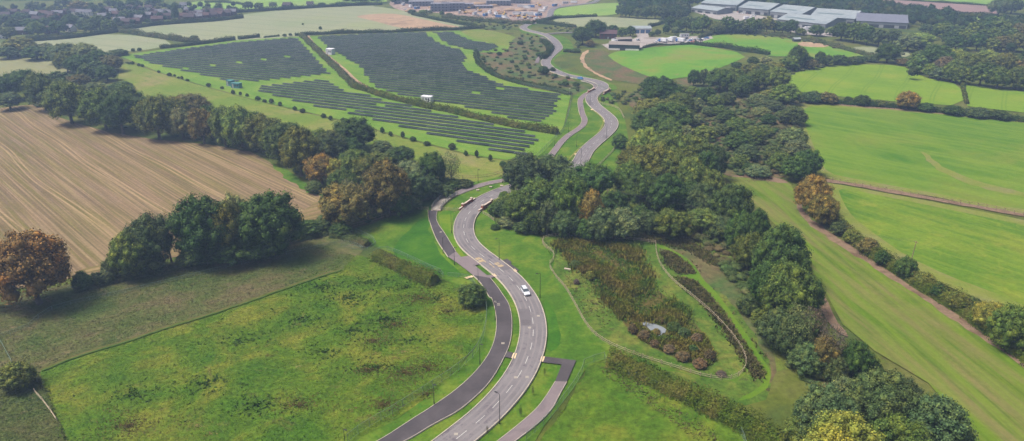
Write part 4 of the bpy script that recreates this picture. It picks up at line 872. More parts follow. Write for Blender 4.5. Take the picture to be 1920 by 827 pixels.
vil = [(28, 60, 34, 26, 'dark'), (56, 58, 36, 24, 'dark'), (12, 48, 30, 22, 'greydark'), (72, 68, 36, 28, 'mid', 'round'), (20, 72, 30, 22, 'olive', 'round2'), (110, 64, 34, 26, 'dark'), (86, 52, 30, 20, 'dark'), (136, 50, 34, 24, 'dark', 'round'), (160, 54, 30, 20, 'greydark'), (188, 58, 38, 30, 'dark', 'round2'), (206, 60, 30, 24, 'mid'), (170, 62, 30, 20, 'greydark'), (240, 40, 30, 22, 'dark'), (262, 36, 30, 18, 'dark'),
       (331, 40, 16, 34, 'dark', 'tall'), (226, 48, 16, 10, 'dark'), (64, 22, 30, 20, 'greydark'), (100, 26, 26, 18, 'olive'), (150, 22, 40, 22, 'brown'), (176, 26, 24, 18, 'dark'), (228, 22, 20, 22, 'dark'), (250, 16, 26, 20, 'dark'), (297, 24, 16, 14, 'olive'), (120, 12, 34, 16, 'greydark'), (210, 10, 30, 14, 'dark'), (290, 10, 40, 16, 'dark'), (410, 22, 20, 14, 'dark'), (466, 18, 24, 16, 'dark'), (486, 18, 22, 14, 'greydark'), (512, 15, 18, 12, 'grey'), (390, 24, 22, 12, 'grey'), (438, 24, 22, 12, 'greydark'), (540, 15, 14, 8, 'dark'), (604, 12, 18, 8, 'dark'), (638, 12, 20, 8, 'dark'), (0, 30, 30, 20, 'greydark'), (40, 40, 30, 18, 'dark')]
many('village', vil)
many('far_hedges', [(534, 69, 9, 6, 'dark'), (545, 68, 8, 6, 'dark'), (568, 47, 5, 4, 'dark'), (601, 56, 8, 7, 'dark'), (571, 66, 14, 6, 'greydark'), (250, 97, 9, 7, 'dark'), (262, 96, 10, 7, 'dark'), (364, 75, 16, 9, 'greydark'), (334, 73, 16, 7, 'dark'), (772, 26, 18, 9, 'dark'), (794, 27, 20, 9, 'mid'), (806, 25, 12, 6, 'dark'), (829, 30, 10, 10, 'dark'), (842, 30, 14, 6, 'greydark'), (868, 36, 20, 7, 'dark'), (900, 40, 20, 6, 'dark'), (940, 44, 20, 6, 'greydark'), (1770, 34, 14, 8, 'grey'), (1730, 22, 14, 5, 'greydark'), (1680, 14, 10, 4, 'dark')])
many('scrubland', [(1019, 140, 24, 17, 'dark', 'bush'), (1040, 146, 14, 9, 'dark'), (1060, 162, 16, 12, 'dark'), (1080, 164, 16, 12, 'dark'), (1036, 134, 14, 9, 'greydark'), (905, 112, 12, 9, 'olive'), (918, 132, 12, 9, 'dark'), (936, 104, 12, 8, 'dark'), (960, 118, 10, 7, 'greydark'), (985, 112, 12, 8, 'mid'), (968, 128, 9, 7, 'dark'), (978, 138, 9, 7, 'dark'), (1002, 96, 12, 8, 'mid'), (992, 146, 9, 7, 'greydark'), (975, 84, 14, 9, 'greydark'), (1010, 106, 14, 9, 'dark'), (990, 124, 12, 8, 'mid'), (1156, 186, 12, 9, 'dark'), (1159, 190, 10, 16, 'lime', 'tall'), (1192, 188, 10, 8, 'dark'), (1130, 190, 10, 7, 'greydark')], 'shrub')
many('solar_edge', [(x + rt.uniform(-3, 3), y + rt.uniform(-1.5, 1.5), (7 + (y - 110) * .036) * rt.uniform(.6, 1.25), (5 + (y - 110) * .045) * rt.uniform(.6, 1.2), 'dark' if i % 3 else 'greydark', ('bush', 'bush2', 'bush3')[i % 3]) for i, (x, y) in enumerate([(236, 118), (244, 121), (252, 121), (260, 124), (266, 126), (298, 137), (318, 142), (325, 145), (333, 147), (343, 150), (353, 153), (389, 162), (415, 168), (438, 175), (450, 180), (462, 182), (484, 188), (498, 192), (510, 195), (523, 198), (553, 208),
    (569, 212), (608, 222), (621, 226), (641, 230), (716, 251), (735, 255), (756, 260), (777, 266), (803, 272), (847, 280), (871, 292), (893, 297), (917, 302), (940, 312)])], 'shrub')
many('basin', [(1186, 626, 20, 20, 'rust'), (1206, 636, 26, 18, 'rust'), (1228, 650, 22, 12, 'rust'), (1255, 662, 26, 16, 'rust'), (1278, 676, 30, 18, 'rust'), (1312, 690, 30, 18, 'rust'), (1330, 676, 24, 22, 'rust'), (1306, 642, 24, 18, 'rust'), (1238, 606, 20, 12, 'brown'), (1264, 622, 30, 18, 'dark'), (1282, 632, 28, 18, 'greydark'), (1300, 660, 20, 14, 'dark'), (1078, 502, 24, 14, 'greydark'), (1106, 524, 22, 16, 'olive'), (1080, 534, 14, 12, 'bare'), (1352, 706, 22, 10, 'bare'), (1230, 628, 18, 12, 'brown'), (1326, 446, 22, 20, 'lime')], 'shrub')
many('verge', [(999, 742, 7, 20, 'lime', 'sparse'), (976, 782, 8, 22, 'mid', 'sparse'), (1021, 706, 6, 18, 'mid', 'sparse'), (914, 815, 6, 18, 'brown', 'sparse')])
# top-centre wood: edge trees as things
tw = []
for i, x in enumerate(range(1164, 1290, 16)): tw.append((x, 33 + (x - 1164) * .035 + r2.uniform(-1, 1), r2.uniform(20, 28), r2.uniform(20, 28), r2.choice(['dark', 'dark', 'greydark'])))
many('top', tw)
many('near_left', [(36, 728, 72, 50, 'olive', 'bush2', 'shrub')]) ; PLANTS[-1] = PLANTS[-1][:6] + ('rounded olive shrub beside the white rail at the bottom left',)
many('near_left', [(884, 572, 62, 42, 'dark', 'bush', 'shrub')]); PLANTS[-1] = PLANTS[-1][:6] + ('dark bramble bush inside the mesh fence beside the junction',)
label_plants()

# far woods that read as one mass
r3 = np.random.default_rng(3)
pts = np.vstack([poisson([(1165, 24), (1290, 38), (1290, 8), (1240, -4), (1160, 2)], 8, 2500, 1), poisson([(1290, 14), (1400, -2), (1560, -4), (1640, 14), (1720, 24), (1860, 44), (1960, 50), (1960, 66), (1800, 60), (1700, 50), (1640, 38), (1560, 28), (1440, 14), (1340, 4)], 9, 6000, 2)])
o = merged_plants('far_woodland', pts, (10, 17), (9, 14), None, M['far_wood'], seed=4, leaves=300, size=.05); tag(o, kind='stuff')
pts = np.vstack([poisson([(-300, 40), (-300, 4), (0, 2), (340, 0), (340, -18), (-400, -18)], 11, 5000, 5), poisson([(640, 8), (716, 6), (716, -2), (640, -4)], 8, 600, 6), poisson([(-300, 70), (-20, 66), (-20, 30), (-300, 36)], 11, 1800, 15), poisson([(740, 10), (860, 2), (1100, -8), (1100, -24), (700, -24)], 14, 900, 7), poisson([(1300, -4), (2100, -14), (2100, -40), (1200, -40)], 20, 2500, 8)])
o = merged_plants('far_woodland', pts, (10, 17), (8, 13), None, M['far_wood'], seed=6, leaves=260, size=.055); tag(o, kind='stuff')
pts = np.vstack([poisson([(-60, 72), (200, 60), (300, 44), (440, 30), (440, 14), (340, 14), (240, 12), (-60, 20)], 13, 1500, 31)]); tag(merged_plants('garden_trees', pts, (6, 11), (5, 9), None, M['far_wood'], seed=32, leaves=300, size=.055), kind='stuff')
# wood floor behind the right-hand rows
pts = np.array(poisson([(1700, 150), (1760, 150), (1960, 178), (2100, 190), (2100, 60), (1960, 60), (1780, 62), (1700, 84), (1730, 120)], 9, 4000, 9))
keep = [p for p in pts if to_px((p[0], p[1], 0))[0] > 1945 or rng.uniform() < .25]
if keep: tag(merged_plants('far_woodland', keep, (9, 14), (8, 11), None, M['far_wood'], seed=8, leaves=300, size=.05), kind='stuff')

# undergrowth: bramble and scrub between the countable trees
und = []
for px, d, k in [([(1290, 200), (1480, 180), (1500, 240), (1500, 330), (1380, 330), (1310, 290)], 3.4, 1), ([(1160, 290), (1340, 290), (1380, 440), (1300, 452), (1190, 450), (1160, 360)], 4.5, 2), ([(1340, 420), (1400, 460), (1460, 560), (1520, 680), (1480, 690), (1420, 600), (1350, 500), (1310, 452)], 3.0, 3),
                 ([(950, 390), (1160, 400), (1200, 448), (1000, 440), (940, 420)], 4, 4), ([(60, 198), (200, 236), (400, 268), (520, 300), (600, 355), (560, 300), (400, 230), (200, 190), (60, 170)], 5, 5), ([(620, 370), (700, 330), (800, 330), (850, 345), (800, 372), (770, 400), (680, 420), (640, 400)], 3.4, 6),
                 ([(1200, 160), (1250, 150), (1300, 170), (1290, 240), (1230, 260), (1210, 210)], 5, 7), ([(1380, 140), (1500, 125), (1600, 118), (1490, 150), (1480, 178), (1390, 178)], 5, 8), ([(1480, 690), (1600, 700), (1640, 720), (1600, 760), (1520, 720)], 3, 9),
                 ([(900, 108), (960, 80), (985, 62), (1014, 70), (1030, 90), (1018, 118), (1050, 140), (1100, 166), (1066, 178), (1000, 160), (930, 142)], 8.5, 10), ([(1050, 50), (1110, 58), (1100, 64), (1060, 60), (1020, 54)], 6, 11), ([(1110, 176), (1200, 170), (1210, 190), (1150, 198)], 5, 12), ([(0, 170), (200, 160), (220, 110), (160, 104), (100, 108), (140, 140), (60, 160)], 8, 13), ([(850, 32), (960, 44), (980, 56), (910, 56), (860, 46)], 7, 14), ([(1275, 60), (1480, 66), (1600, 100), (1700, 96), (1690, 120), (1600, 104), (1480, 74), (1300, 66)], 7, 16), ([(780, 358), (900, 348), (900, 352), (860, 362), (800, 378)], 2.2, 17)]:
    und += list(poisson(px, d, 3500, k))
_no = [PP(q)[:, :2] for q in ([(1462, 156), (1500, 136), (1547, 126), (1600, 124), (1693, 126), (1760, 156), (1812, 200), (1520, 180)], [(1300, 84), (1345, 66), (1400, 67), (1480, 75), (1530, 84), (1625, 106), (1540, 114), (1440, 104)], [(1493, 194), (1700, 206), (1700, 300), (1545, 334)], [(1372, 342), (1480, 344), (1540, 430), (1500, 460)])]
und = [p for p in und if not any(inside(p, q) for q in _no)]
near = [p for p in und if p[1] < 430]; farp = [p for p in und if p[1] >= 430]
# keep the undergrowth off the roads
def clear(pl, dmin=6):
    rc = np.vstack([RC, cyc, ]); return [p for p in pl if np.min(np.hypot(rc[:, 0] - p[0], rc[:, 1] - p[1])) > dmin]
tag(merged_plants('undergrowth', clear(near), (3, 6.5), (1.2, 3.2), None, M['under'], 'bush', 21, 900, .03), kind='stuff')
tag(merged_plants('undergrowth', clear(farp), (3, 7), (1.2, 3), None, M['under'], 'bush', 22, 260, .05), kind='stuff')

# ------------------------------------------------------------------ hedges
M['h_dark'] = hedge_mat('hedge_dark', c(52, 80, 34), c(68, 90, 38), c(90, 94, 48)); M['h_brown'] = hedge_mat('hedge_brown', c(78, 108, 38), c(96, 114, 46), c(118, 116, 56)); M['h_grey'] = hedge_mat('hedge_grey', c(84, 104, 54), c(104, 116, 64), c(120, 114, 78))
G_ = 'hedges between the fields'
HD = [([(566, 67), (600, 100), (632, 130), (650, 148), (667, 165)], 5, 2.6, 'h_grey', 'straight hedge descending beside the sandy track through the solar farm'),
 ([(668, 166), (697, 174), (727, 184), (760, 192), (802, 202), (843, 210), (907, 225), (945, 234), (995, 243), (1045, 252)], 4.4, 3.2, 'h_brown', 'thick dark hedge crossing the solar farm below the white cabin'),
 ([(300, 91), (320, 89), (378, 83), (440, 75)], 4, 3, 'h_dark', 'dark hedge along the top left edge of the solar farm'),
 ([(447, 74), (466, 72), (486, 70)], 4, 3, 'h_dark', 'short hedge piece above the solar farm, next to a gap'), ([(495, 71), (523, 68)], 2.5, 1.4, 'h_dark', 'low thin hedge piece above the solar farm'),
 ([(553, 67), (600, 65), (640, 63), (707, 62), (790, 58), (850, 56), (907, 53)], 4, 3, 'h_dark', 'long dark hedge along the top edge of the solar farm'),
 ([(216, 58), (250, 64), (300, 71), (345, 78), (372, 78)], 5, 4, 'h_grey', 'hedge between the two pale fields at upper left'),
 ([(50, 78), (120, 73), (213, 61), (260, 52), (300, 47), (400, 40), (455, 34)], 5, 4, 'h_dark', 'dark hedge between the village and the pale fields'),
 ([(445, 24), (553, 17), (640, 12), (716, 9)], 4, 4, 'h_dark', 'far hedge below the bright green field at the top'), ([(384, 5), (420, 5), (456, 9)], 3, 2.5, 'h_dark', 'far short hedge crossing the bright green field at the top'),
 ([(773, 28), (807, 35), (857, 45), (907, 53)], 4, 3, 'h_dark', 'far hedge slanting down to the right of the dug earth'), ([(830, 33), (900, 40), (960, 44), (1000, 46)], 5, 4, 'h_grey', 'far scrubby hedge below the building site'),
 ([(1000, 43), (1016, 41), (1043, 35), (1080, 33), (1118, 31)], 4, 3, 'h_dark', 'far hedge above the pale field left of the dark wood'), ([(1008, 44), (1040, 47), (1060, 50), (1078, 52)], 5, 3.5, 'h_dark', 'far hedge beside the looping bend'),
 ([(1216, 51), (1232, 47), (1250, 42)], 4, 3, 'h_dark', 'far hedge rising beside the blue and white building'),
 ([(1302, 84), (1330, 87), (1363, 91), (1400, 97), (1442, 103)], 4.5, 3.6, 'h_dark', 'dark hedge between the tufted farm field and the striped paddock'),
 ([(1310, 73), (1328, 67), (1343, 62), (1397, 62), (1440, 66), (1480, 70), (1530, 79), (1600, 98), (1640, 108)], 4, 3, 'h_grey', 'long hedge curving behind the striped paddock'),
 ([(1206, 90), (1230, 85), (1262, 85), (1304, 83)], 2.6, 1.8, 'h_dark', 'low hedge between the farm yard and the tufted field'),
 ([(1498, 192), (1560, 194), (1637, 200), (1720, 206), (1820, 219), (1920, 229), (2080, 246)], 4.6, 2.6, 'h_dark', 'long dark hedge between the two bright green fields'),
 ([(1804, 157), (1808, 178), (1813, 196)], 2.2, 1.8, 'h_brown', 'thin straggly hedge dividing the far bright green field'),
 ([(1550, 416), (1580, 436), (1640, 482), (1700, 520), (1750, 552), (1800, 580), (1850, 620), (1900, 660), (1990, 722)], 5.5, 3.6, 'h_brown', 'long rough hedge beside the dirt strip of the cut grass field'),
 ([(1140, 682), (1170, 690), (1207, 706), (1279, 744), (1347, 780), (1413, 812), (1470, 846)], 6, 4.1, 'h_brown', 'bushy hedge below the fenced basin at the bottom'),
 ([(705, 484), (740, 500), (783, 521), (815, 533)], 5.5, 3.2, 'h_brown', 'rough hedge remnant in the meadow left of the junction'),
 ([(620, 444), (650, 446), (690, 462)], 4, 1.8, 'h_grey', 'bramble strip inside the mesh fence corner left of the road'),
 ([(700, 364), (780, 356), (806, 352)], 3, 1.2, 'h_dark', 'low bramble strip') if False else None,
 ([(140, 548), (200, 533), (300, 512), (350, 500), (470, 478), (560, 452), (640, 434)], 3, 1.7, 'h_grey', 'low ragged hedge under the trees beside the stubble field'),
 ([(1612, 4), (1700, 17), (1800, 26), (1870, 31)], 4, 3, 'h_dark', 'far hedge below the ploughed field at top right'), ([(1664, -1), (1740, 4), (1866, 12)], 3, 2.4, 'h_dark', 'far hedge above the ploughed field at top right'),
 ([(893, 98), (896, 116), (915, 134), (940, 147), (980, 158), (1040, 170), (1068, 178)], 4, 2.4, 'h_dark', 'hedge on the scrub edge right of the solar farm'), ([(1018, 78), (1032, 92), (1018, 112)], 6, 3, 'h_dark', 'bushy hedge inside the far road bend'),
 ([(1056, 98), (1070, 98)], 3, 2, 'h_dark', 'short dark hedge beside the far bend of the road')]
for i, q in enumerate([q for q in HD if q]): hedge(q[0], q[1], q[2], M[q[3]], q[4], seed=i, group=G_, leaf=.2 if q[3] != 'h_dark' else .19)

# ------------------------------------------------------------------ rough grass, reeds
tufts('meadow_grass', fill_points([(660, 478), (760, 498), (836, 530), (905, 560), (908, 590), (904, 620), (886, 655), (856, 690), (811, 735), (736, 790), (646, 835), (600, 860), (120, 860), (78, 698), (310, 618), (513, 551)], 46000), (.06, .26), (.15, .42), M['meadow_tuft'], 1, 4, 1.8)
tufts('meadow_grass', fill_points([(1090, 720), (1140, 680), (1200, 708), (1280, 750), (1350, 790), (1400, 860), (1000, 860), (1050, 780)], 11000), (.06, .26), (.15, .42), M['meadow_tuft'], 2, 4, 1.8)
tufts('dry_grass', np.vstack([fill_points([(-60, 612), (0, 575), (140, 545), (340, 500), (570, 450), (668, 482), (513, 548), (310, 614), (143, 667), (77, 694), (-60, 720)], 24000), fill_points([(-60, 730), (72, 702), (100, 760), (130, 840), (-60, 860)], 9000)]), (.06, .26), (.15, .42), M['dry_tuft'], 3, 4, 1.8)
tufts('basin_grass', fill_points([(1022, 455), (1229, 460), (1260, 522), (1345, 592), (1392, 672), (1390, 694), (1320, 706), (1180, 658), (1120, 630), (1070, 550), (1040, 500)], 16000), (.1, .36), (.18, .45), M['basin'], 5, 4, 1.4)
rp = fill_points([(1036, 460), (1060, 454), (1110, 458), (1190, 464), (1204, 500), (1216, 530), (1246, 560), (1288, 592), (1310, 625), (1240, 604), (1200, 600), (1170, 604), (1150, 576), (1122, 545), (1092, 515), (1062, 480)], 20000)
rp = rp + rng.normal(0, 1.3, rp.shape); _m = np.sin(rp[:, 0] * .31 + 2 * np.sin(rp[:, 1] * .13)) + np.sin(rp[:, 1] * .27 + 1.7 * np.sin(rp[:, 0] * .21)) + rng.normal(0, .5, len(rp))
M['sedge'] = field_mat('sedge', c(72, 112, 42), c(92, 126, 48), c(120, 134, 62), 6, .8, contrast=.4, island=True, bump=0)
tufts('reeds', rp[_m > .1], (.8, 1.8), (.12, .3), M['reeds'], 6, 4, .6); tufts('sedges', rp[(_m <= .1) & (_m > -1.3)], (.2, .8), (.15, .4), M['sedge'], 16, 4, 1.2)
rp2 = fill_points([(1180, 606), (1320, 630), (1342, 668), (1330, 688), (1300, 684), (1250, 665), (1200, 640)], 3600); wat = PP([(1198, 606), (1213, 602), (1232, 608), (1244, 615), (1256, 622), (1253, 632), (1235, 637), (1222, 629), (1204, 618)])[:, :2]
tufts('reeds', rp2[~inside_many(rp2, wat)], (.5, 1.4), (.1, .3), M['reeds'], 7, 4, .6)
_dw = np.vstack([fill_points([(1244, 474), (1262, 478), (1290, 498), (1304, 514), (1276, 514), (1254, 498)], 1500), fill_points([(1268, 522), (1302, 526), (1330, 548), (1360, 590), (1392, 634), (1418, 670), (1430, 700), (1424, 716), (1412, 704), (1396, 672), (1366, 630), (1330, 584), (1300, 552)], 3600), fill_points([(1210, 440), (1280, 440), (1300, 456), (1360, 500), (1340, 500), (1290, 470), (1200, 452)], 2200)]); _dw = _dw + rng.normal(0, .9, _dw.shape); _mt = PP([(1230, 458), (1262, 470), (1300, 495), (1316, 522), (1345, 552), (1372, 590), (1400, 630), (1428, 670), (1447, 700), (1443, 724), (1431, 720), (1434, 702), (1414, 672), (1386, 632), (1358, 590), (1330, 556), (1304, 530), (1270, 520), (1290, 516), (1306, 516), (1288, 494), (1256, 474), (1230, 464)])[:, :2]; _dw = _dw[~inside_many(_dw, _mt)]
tufts('dead_weeds', _dw, (.4, 1.1), (.15, .4), M['brown_weeds'], 8, 4, .9)

# brown and straw patches of dead growth in the meadow beside the path, scattered verge tufts
M['straw'] = field_mat('straw_tuft', c(176, 152, 108), c(160, 132, 84), c(190, 170, 130), 5, .6, contrast=.2, island=True, bump=0); M['sorrel'] = field_mat('sorrel', c(104, 100, 52), c(118, 104, 58), c(100, 112, 48), 6, .6, contrast=.25, island=True, bump=0)
def blobs(centres, n, seed):
    r = np.random.default_rng(seed); out = []
    for x, y, rad in centres:
        g = P(x, y)[:2]; k = int(n * rad * rad); a = r.uniform(0, 6.28, k); q = np.abs(r.normal(0, .55, k)) * rad * (1 + .4 * np.sin(a * 3 + x)); out.append(np.stack([g[0] + np.cos(a) * q * 1.6, g[1] + np.sin(a) * q], 1))
    return np.vstack(out)
tufts('dead_grass', blobs([(755, 660, 3), (740, 672, 2.2), (790, 673, 1.6), (706, 664, 1.8), (830, 636, 1.6), (838, 596, 1.5), (560, 688, 1.4), (735, 733, 1.4), (1252, 812, 3.4), (500, 650, 1.4), (700, 786, 1.8), (370, 800, 2.6), (395, 815, 2), (660, 770, 1.5)], 44, 1), (.04, .2), (.12, .35), M['straw'], 11, 4, 1.8)
tufts('dead_grass', blobs([(760, 700, 6), (700, 640, 5), (800, 690, 5), (790, 560, 7), (740, 610, 5), (840, 585, 4), (720, 760, 5), (560, 760, 5), (800, 740, 3), (240, 800, 6), (690, 695, 5)], 17, 2), (.06, .35), (.12, .35), M['sorrel'], 12, 4, 1.5)
vp = np.vstack([fill_points([(880, 420), (950, 430), (1012, 444), (1036, 490), (1034, 512), (1062, 560), (1092, 612), (1150, 660), (1100, 680), (1024, 680), (1024, 600), (1000, 545), (960, 505), (905, 455)], 9000), fill_points([(640, 440), (800, 380), (812, 440), (840, 490), (866, 515), (800, 505), (700, 458)], 6000), fill_points([(1110, 260), (1170, 230), (1172, 300), (1140, 330), (1085, 345)], 2000)])
M['verge_tuft'] = field_mat('verge_tuft', c(68, 116, 34), c(88, 132, 40), c(122, 146, 58), 14, .9, contrast=.2, island=True, bump=0)
tufts('verge_grass', vp[np.array([np.min(np.hypot(RC[:, 0] - p[0], RC[:, 1] - p[1])) > 4.2 for p in vp])], (.05, .18), (.12, .35), M['verge_tuft'], 13, 3, 1.8)

tufts('dock_weeds', blobs([(600, 540, 8), (650, 560, 9), (690, 530, 7), (720, 600, 8), (660, 620, 7), (760, 540, 6), (560, 600, 6), (700, 690, 6), (610, 660, 6), (450, 640, 6), (770, 640, 5), (820, 560, 5), (380, 720, 7), (250, 740, 6), (480, 760, 7), (1200, 760, 6), (1150, 800, 6)], 2.2, 5), (.15, .45), (.2, .6), M['weed_dark'], 14, 5, 1.2)
tufts('dock_weeds', np.vstack([fill_points([(1120, 690), (1150, 690), (1260, 760), (1340, 810), (1360, 850), (1320, 840), (1240, 780), (1140, 712)], 700), fill_points([(1050, 450), (1100, 480), (1150, 600), (1130, 620), (1090, 590), (1060, 520)], 500)]), (.2, .6), (.2, .5), M['brown_weeds'], 15, 5, 1.0)
# ------------------------------------------------------------------ solar farm
M['panel'] = plain('panel_glass', (.016, .026, .020, 1), .5, .12, var=.15, vs=.2)
M['panel_back'] = plain('panel_back', c(104, 122, 112, .75), .6, .2, var=.12, vs=.25)
M['steel'] = plain('galvanised_steel', (.32, .33, .34, 1), .5, .4, .3)
RD = np.array([-.9126, .409]); RN = np.array([.409, .9126])       # along a row, and away from the camera
def solar_block(px, where, grp, pitch=5.6, mod=4.0, gapline=None, n0=0):
    g = PP(px)[:, :2]; u, v = g @ RD, g @ RN; v0, v1 = v.min(), v.max(); out = []; k = math.ceil(v0 / pitch)
    gl = PP(gapline)[:, :2] if gapline is not None else None
    while k * pitch < v1:
        vv = k * pitch; xs = []
        for i in range(len(u)):
            j = (i + 1) % len(u)
            if (v[i] > vv) != (v[j] > vv): xs.append(u[i] + (vv - v[i]) * (u[j] - u[i]) / (v[j] - v[i]))
        xs.sort()
        for a, b in zip(xs[0::2], xs[1::2]):
            a = math.ceil((a + 1) / mod) * mod; b = math.floor((b - 1) / mod) * mod
            if b - a < 5: continue
            gaps = []
            if gl is not None and k % 3 == 0:
                gu, gv = gl @ RD, gl @ RN
                for i in range(len(gu) - 1):
                    if (gv[i] > vv) != (gv[i + 1] > vv):
                        x = gu[i] + (vv - gv[i]) * (gu[i + 1] - gu[i]) / (gv[i + 1] - gv[i])
                        if a + 5 < x < b - 5: gaps.append(x)
            segs = []; s = a
            for x in sorted(gaps): segs.append((s, x - 3)); s = x + 3
            segs.append((s, b)); out.append((vv, segs))
        k += 1
    out.sort(key=lambda q: q[0]); n = len(out)
    for i, (vv, segs) in enumerate(out):
        uc = (segs[0][0] + segs[-1][1]) / 2; o0 = RD * uc + RN * vv
        root = empty('solar_panel_row', (o0[0], o0[1], 0), math.atan2(RD[1], RD[0]))
        tag(root, f'{"frontmost" if i == 0 else "rearmost" if i == n - 1 else ordn(i + 1) + " from front of the"} solar panel row{"" if i in (0, n - 1) else "s"} {where}', 'solar panels', grp)
        # local frame: x along the row, -y away from the camera (panels fall away from it)
        for a, b in segs:
            mt, mp, mf = MB(), MB(), MB()
            x0, x1 = a - uc, b - uc; yh, yl, zh, zl = -.86, .86, 1.0, .56
            nx = max(1, int((x1 - x0) / 5.5))
            for t in range(nx):     # module tables with a narrow joint and slight unevenness
                s0, s1 = x0 + (x1 - x0) * t / nx + .07, x0 + (x1 - x0) * (t + 1) / nx - .07; dz = random.gauss(0, .03)
                q = [(s0, yl, zl + dz), (s1, yl, zl + dz), (s1, yh, zh + dz), (s0, yh, zh + dz)]
                mt.add(q + [(x, y, z - .06) for x, y, z in q], [(3, 2, 1, 0), (1, 5, 4, 0), (2, 6, 5, 1), (3, 7, 6, 2), (0, 4, 7, 3)])
                mp.add([(x, y, z - .065) for x, y, z in q], [(0, 1, 2, 3)])
                for xx in (s0 + .3, s1 - .3): mf.box((xx, -.6, .46), (.1, .1, .9)); mf.box((xx, .6, .32), (.1, .1, .68))
            mf.box(((x0 + x1) / 2, -.6, .9), (x1 - x0, .07, .08)); mf.box(((x0 + x1) / 2, .6, .62), (x1 - x0, .07, .08))
            mt.build('panel_table', M['panel'], root); mp.build('panel_underside', M['panel_back'], root); mf.build('support_frame', M['steel'], root)
    return n
A_ = [(242, 106), (345, 91), (430, 81), (545, 71.5), (561, 72), (585, 98), (625, 140), (550, 148), (490, 154), (430, 155), (383, 143), (337, 133), (287, 122)]
B_ = [(590, 69), (640, 66), (740, 62), (799, 60.5), (816, 74), (830, 84), (869, 95), (877, 100), (880, 108), (875, 118), (884, 132), (917, 147), (957, 163), (1003, 170), (1058, 179), (1053, 197), (1047, 213), (1028, 231), (973, 228), (900, 209), (827, 193), (790, 186), (745, 179), (703, 167), (685, 152), (677, 135), (657, 117), (640, 108), (632, 103), (612, 93)]
B2_ = [(808, 60.5), (852, 61), (873, 71), (900, 80), (932, 83), (940, 90), (923, 97), (888, 98), (870, 93), (832, 83), (822, 73)]
C_ = [(470, 168), (493, 160), (550, 154), (618, 147), (643, 170), (670, 175), (700, 182), (735, 192), (788, 203), (828, 213), (875, 225), (986, 246), (1006, 255), (1022, 263), (1015, 271), (1007, 279), (1000, 286), (994, 294), (919, 283), (850, 265), (792, 250), (737, 237), (687, 223), (648, 213), (577, 198), (520, 183)]
solar_block(A_, 'in the left block beside the green cabins', 'solar panel rows in the left block', gapline=[(330, 132), (460, 117), (575, 103)])
solar_block(B_, 'in the big block behind the white cabin', 'solar panel rows in the big block', gapline=[(840, 182), (890, 176), (980, 160)])
solar_block(B2_, 'in the small far block', 'solar panel rows in the far block')
solar_block(C_, 'in the strip nearest the road', 'solar panel rows in the near strip', gapline=[(650, 210), (690, 202), (735, 196)])

M['teal'] = plain('green_steel', c(64, 122, 122, .8), .6, .3); M['white'] = plain('white_steel', (.58, .59, .62, 1), .55, .3, var=.06); M['dark'] = plain('dark_metal', (.03, .032, .035, 1), .5, .4); M['grey'] = plain('grey_metal', (.3, .31, .32, 1), .5, .3)
M['conc'] = plain('concrete', c(190, 182, 170), .9, .1)
def cabin(x, y, l, d, h, rz, mat, label, name='cabin', vent=True):
    g = P(x, y); root = empty(name, (g[0], g[1], 0), rz); tag(root, label, 'cabin')
    m = MB(); m.box((0, 0, .2 + h / 2), (l, d, h)); m.build('body', mat, root, .05)
    m = MB(); m.box((0, 0, .1), (l + .6, d + .6, .2)); m.build('plinth', M['conc'], root)
    m = MB(); m.box((0, 0, .26 + h), (l + .25, d + .25, .12)); m.build('roof', mat, root)
    m = MB(); m.box((-l * .25, -d / 2 - .03, .2 + h * .45), (1.1, .05, h * .8)); m.build('door', M['grey'], root)
    for s in (0.05, .3):
        m = MB(); m.box((l * s, -d / 2 - .03, .2 + h * .6), (l * .16, .05, h * .35)); m.build('vent', M['dark'], root)
    return root
rr = math.atan2(-RD[1], -RD[0])
cabin(433, 161, 4.5, 3, 3.4, rr - .1, M['teal'], 'green equipment cabin, the smaller one at left beside the solar rows'); cabin(444, 165, 6.4, 3, 3.0, rr + .1, M['teal'], 'long green equipment cabin, right of the smaller green one')
cabin(801, 191, 6.5, 3.4, 3.2, rr, M['white'], 'white equipment cabin behind the hedge in the solar farm'); cabin(620, 102, 5.5, 4.5, 4.2, rr, M['white'], 'white square cabin beside the sandy track at the far solar block')

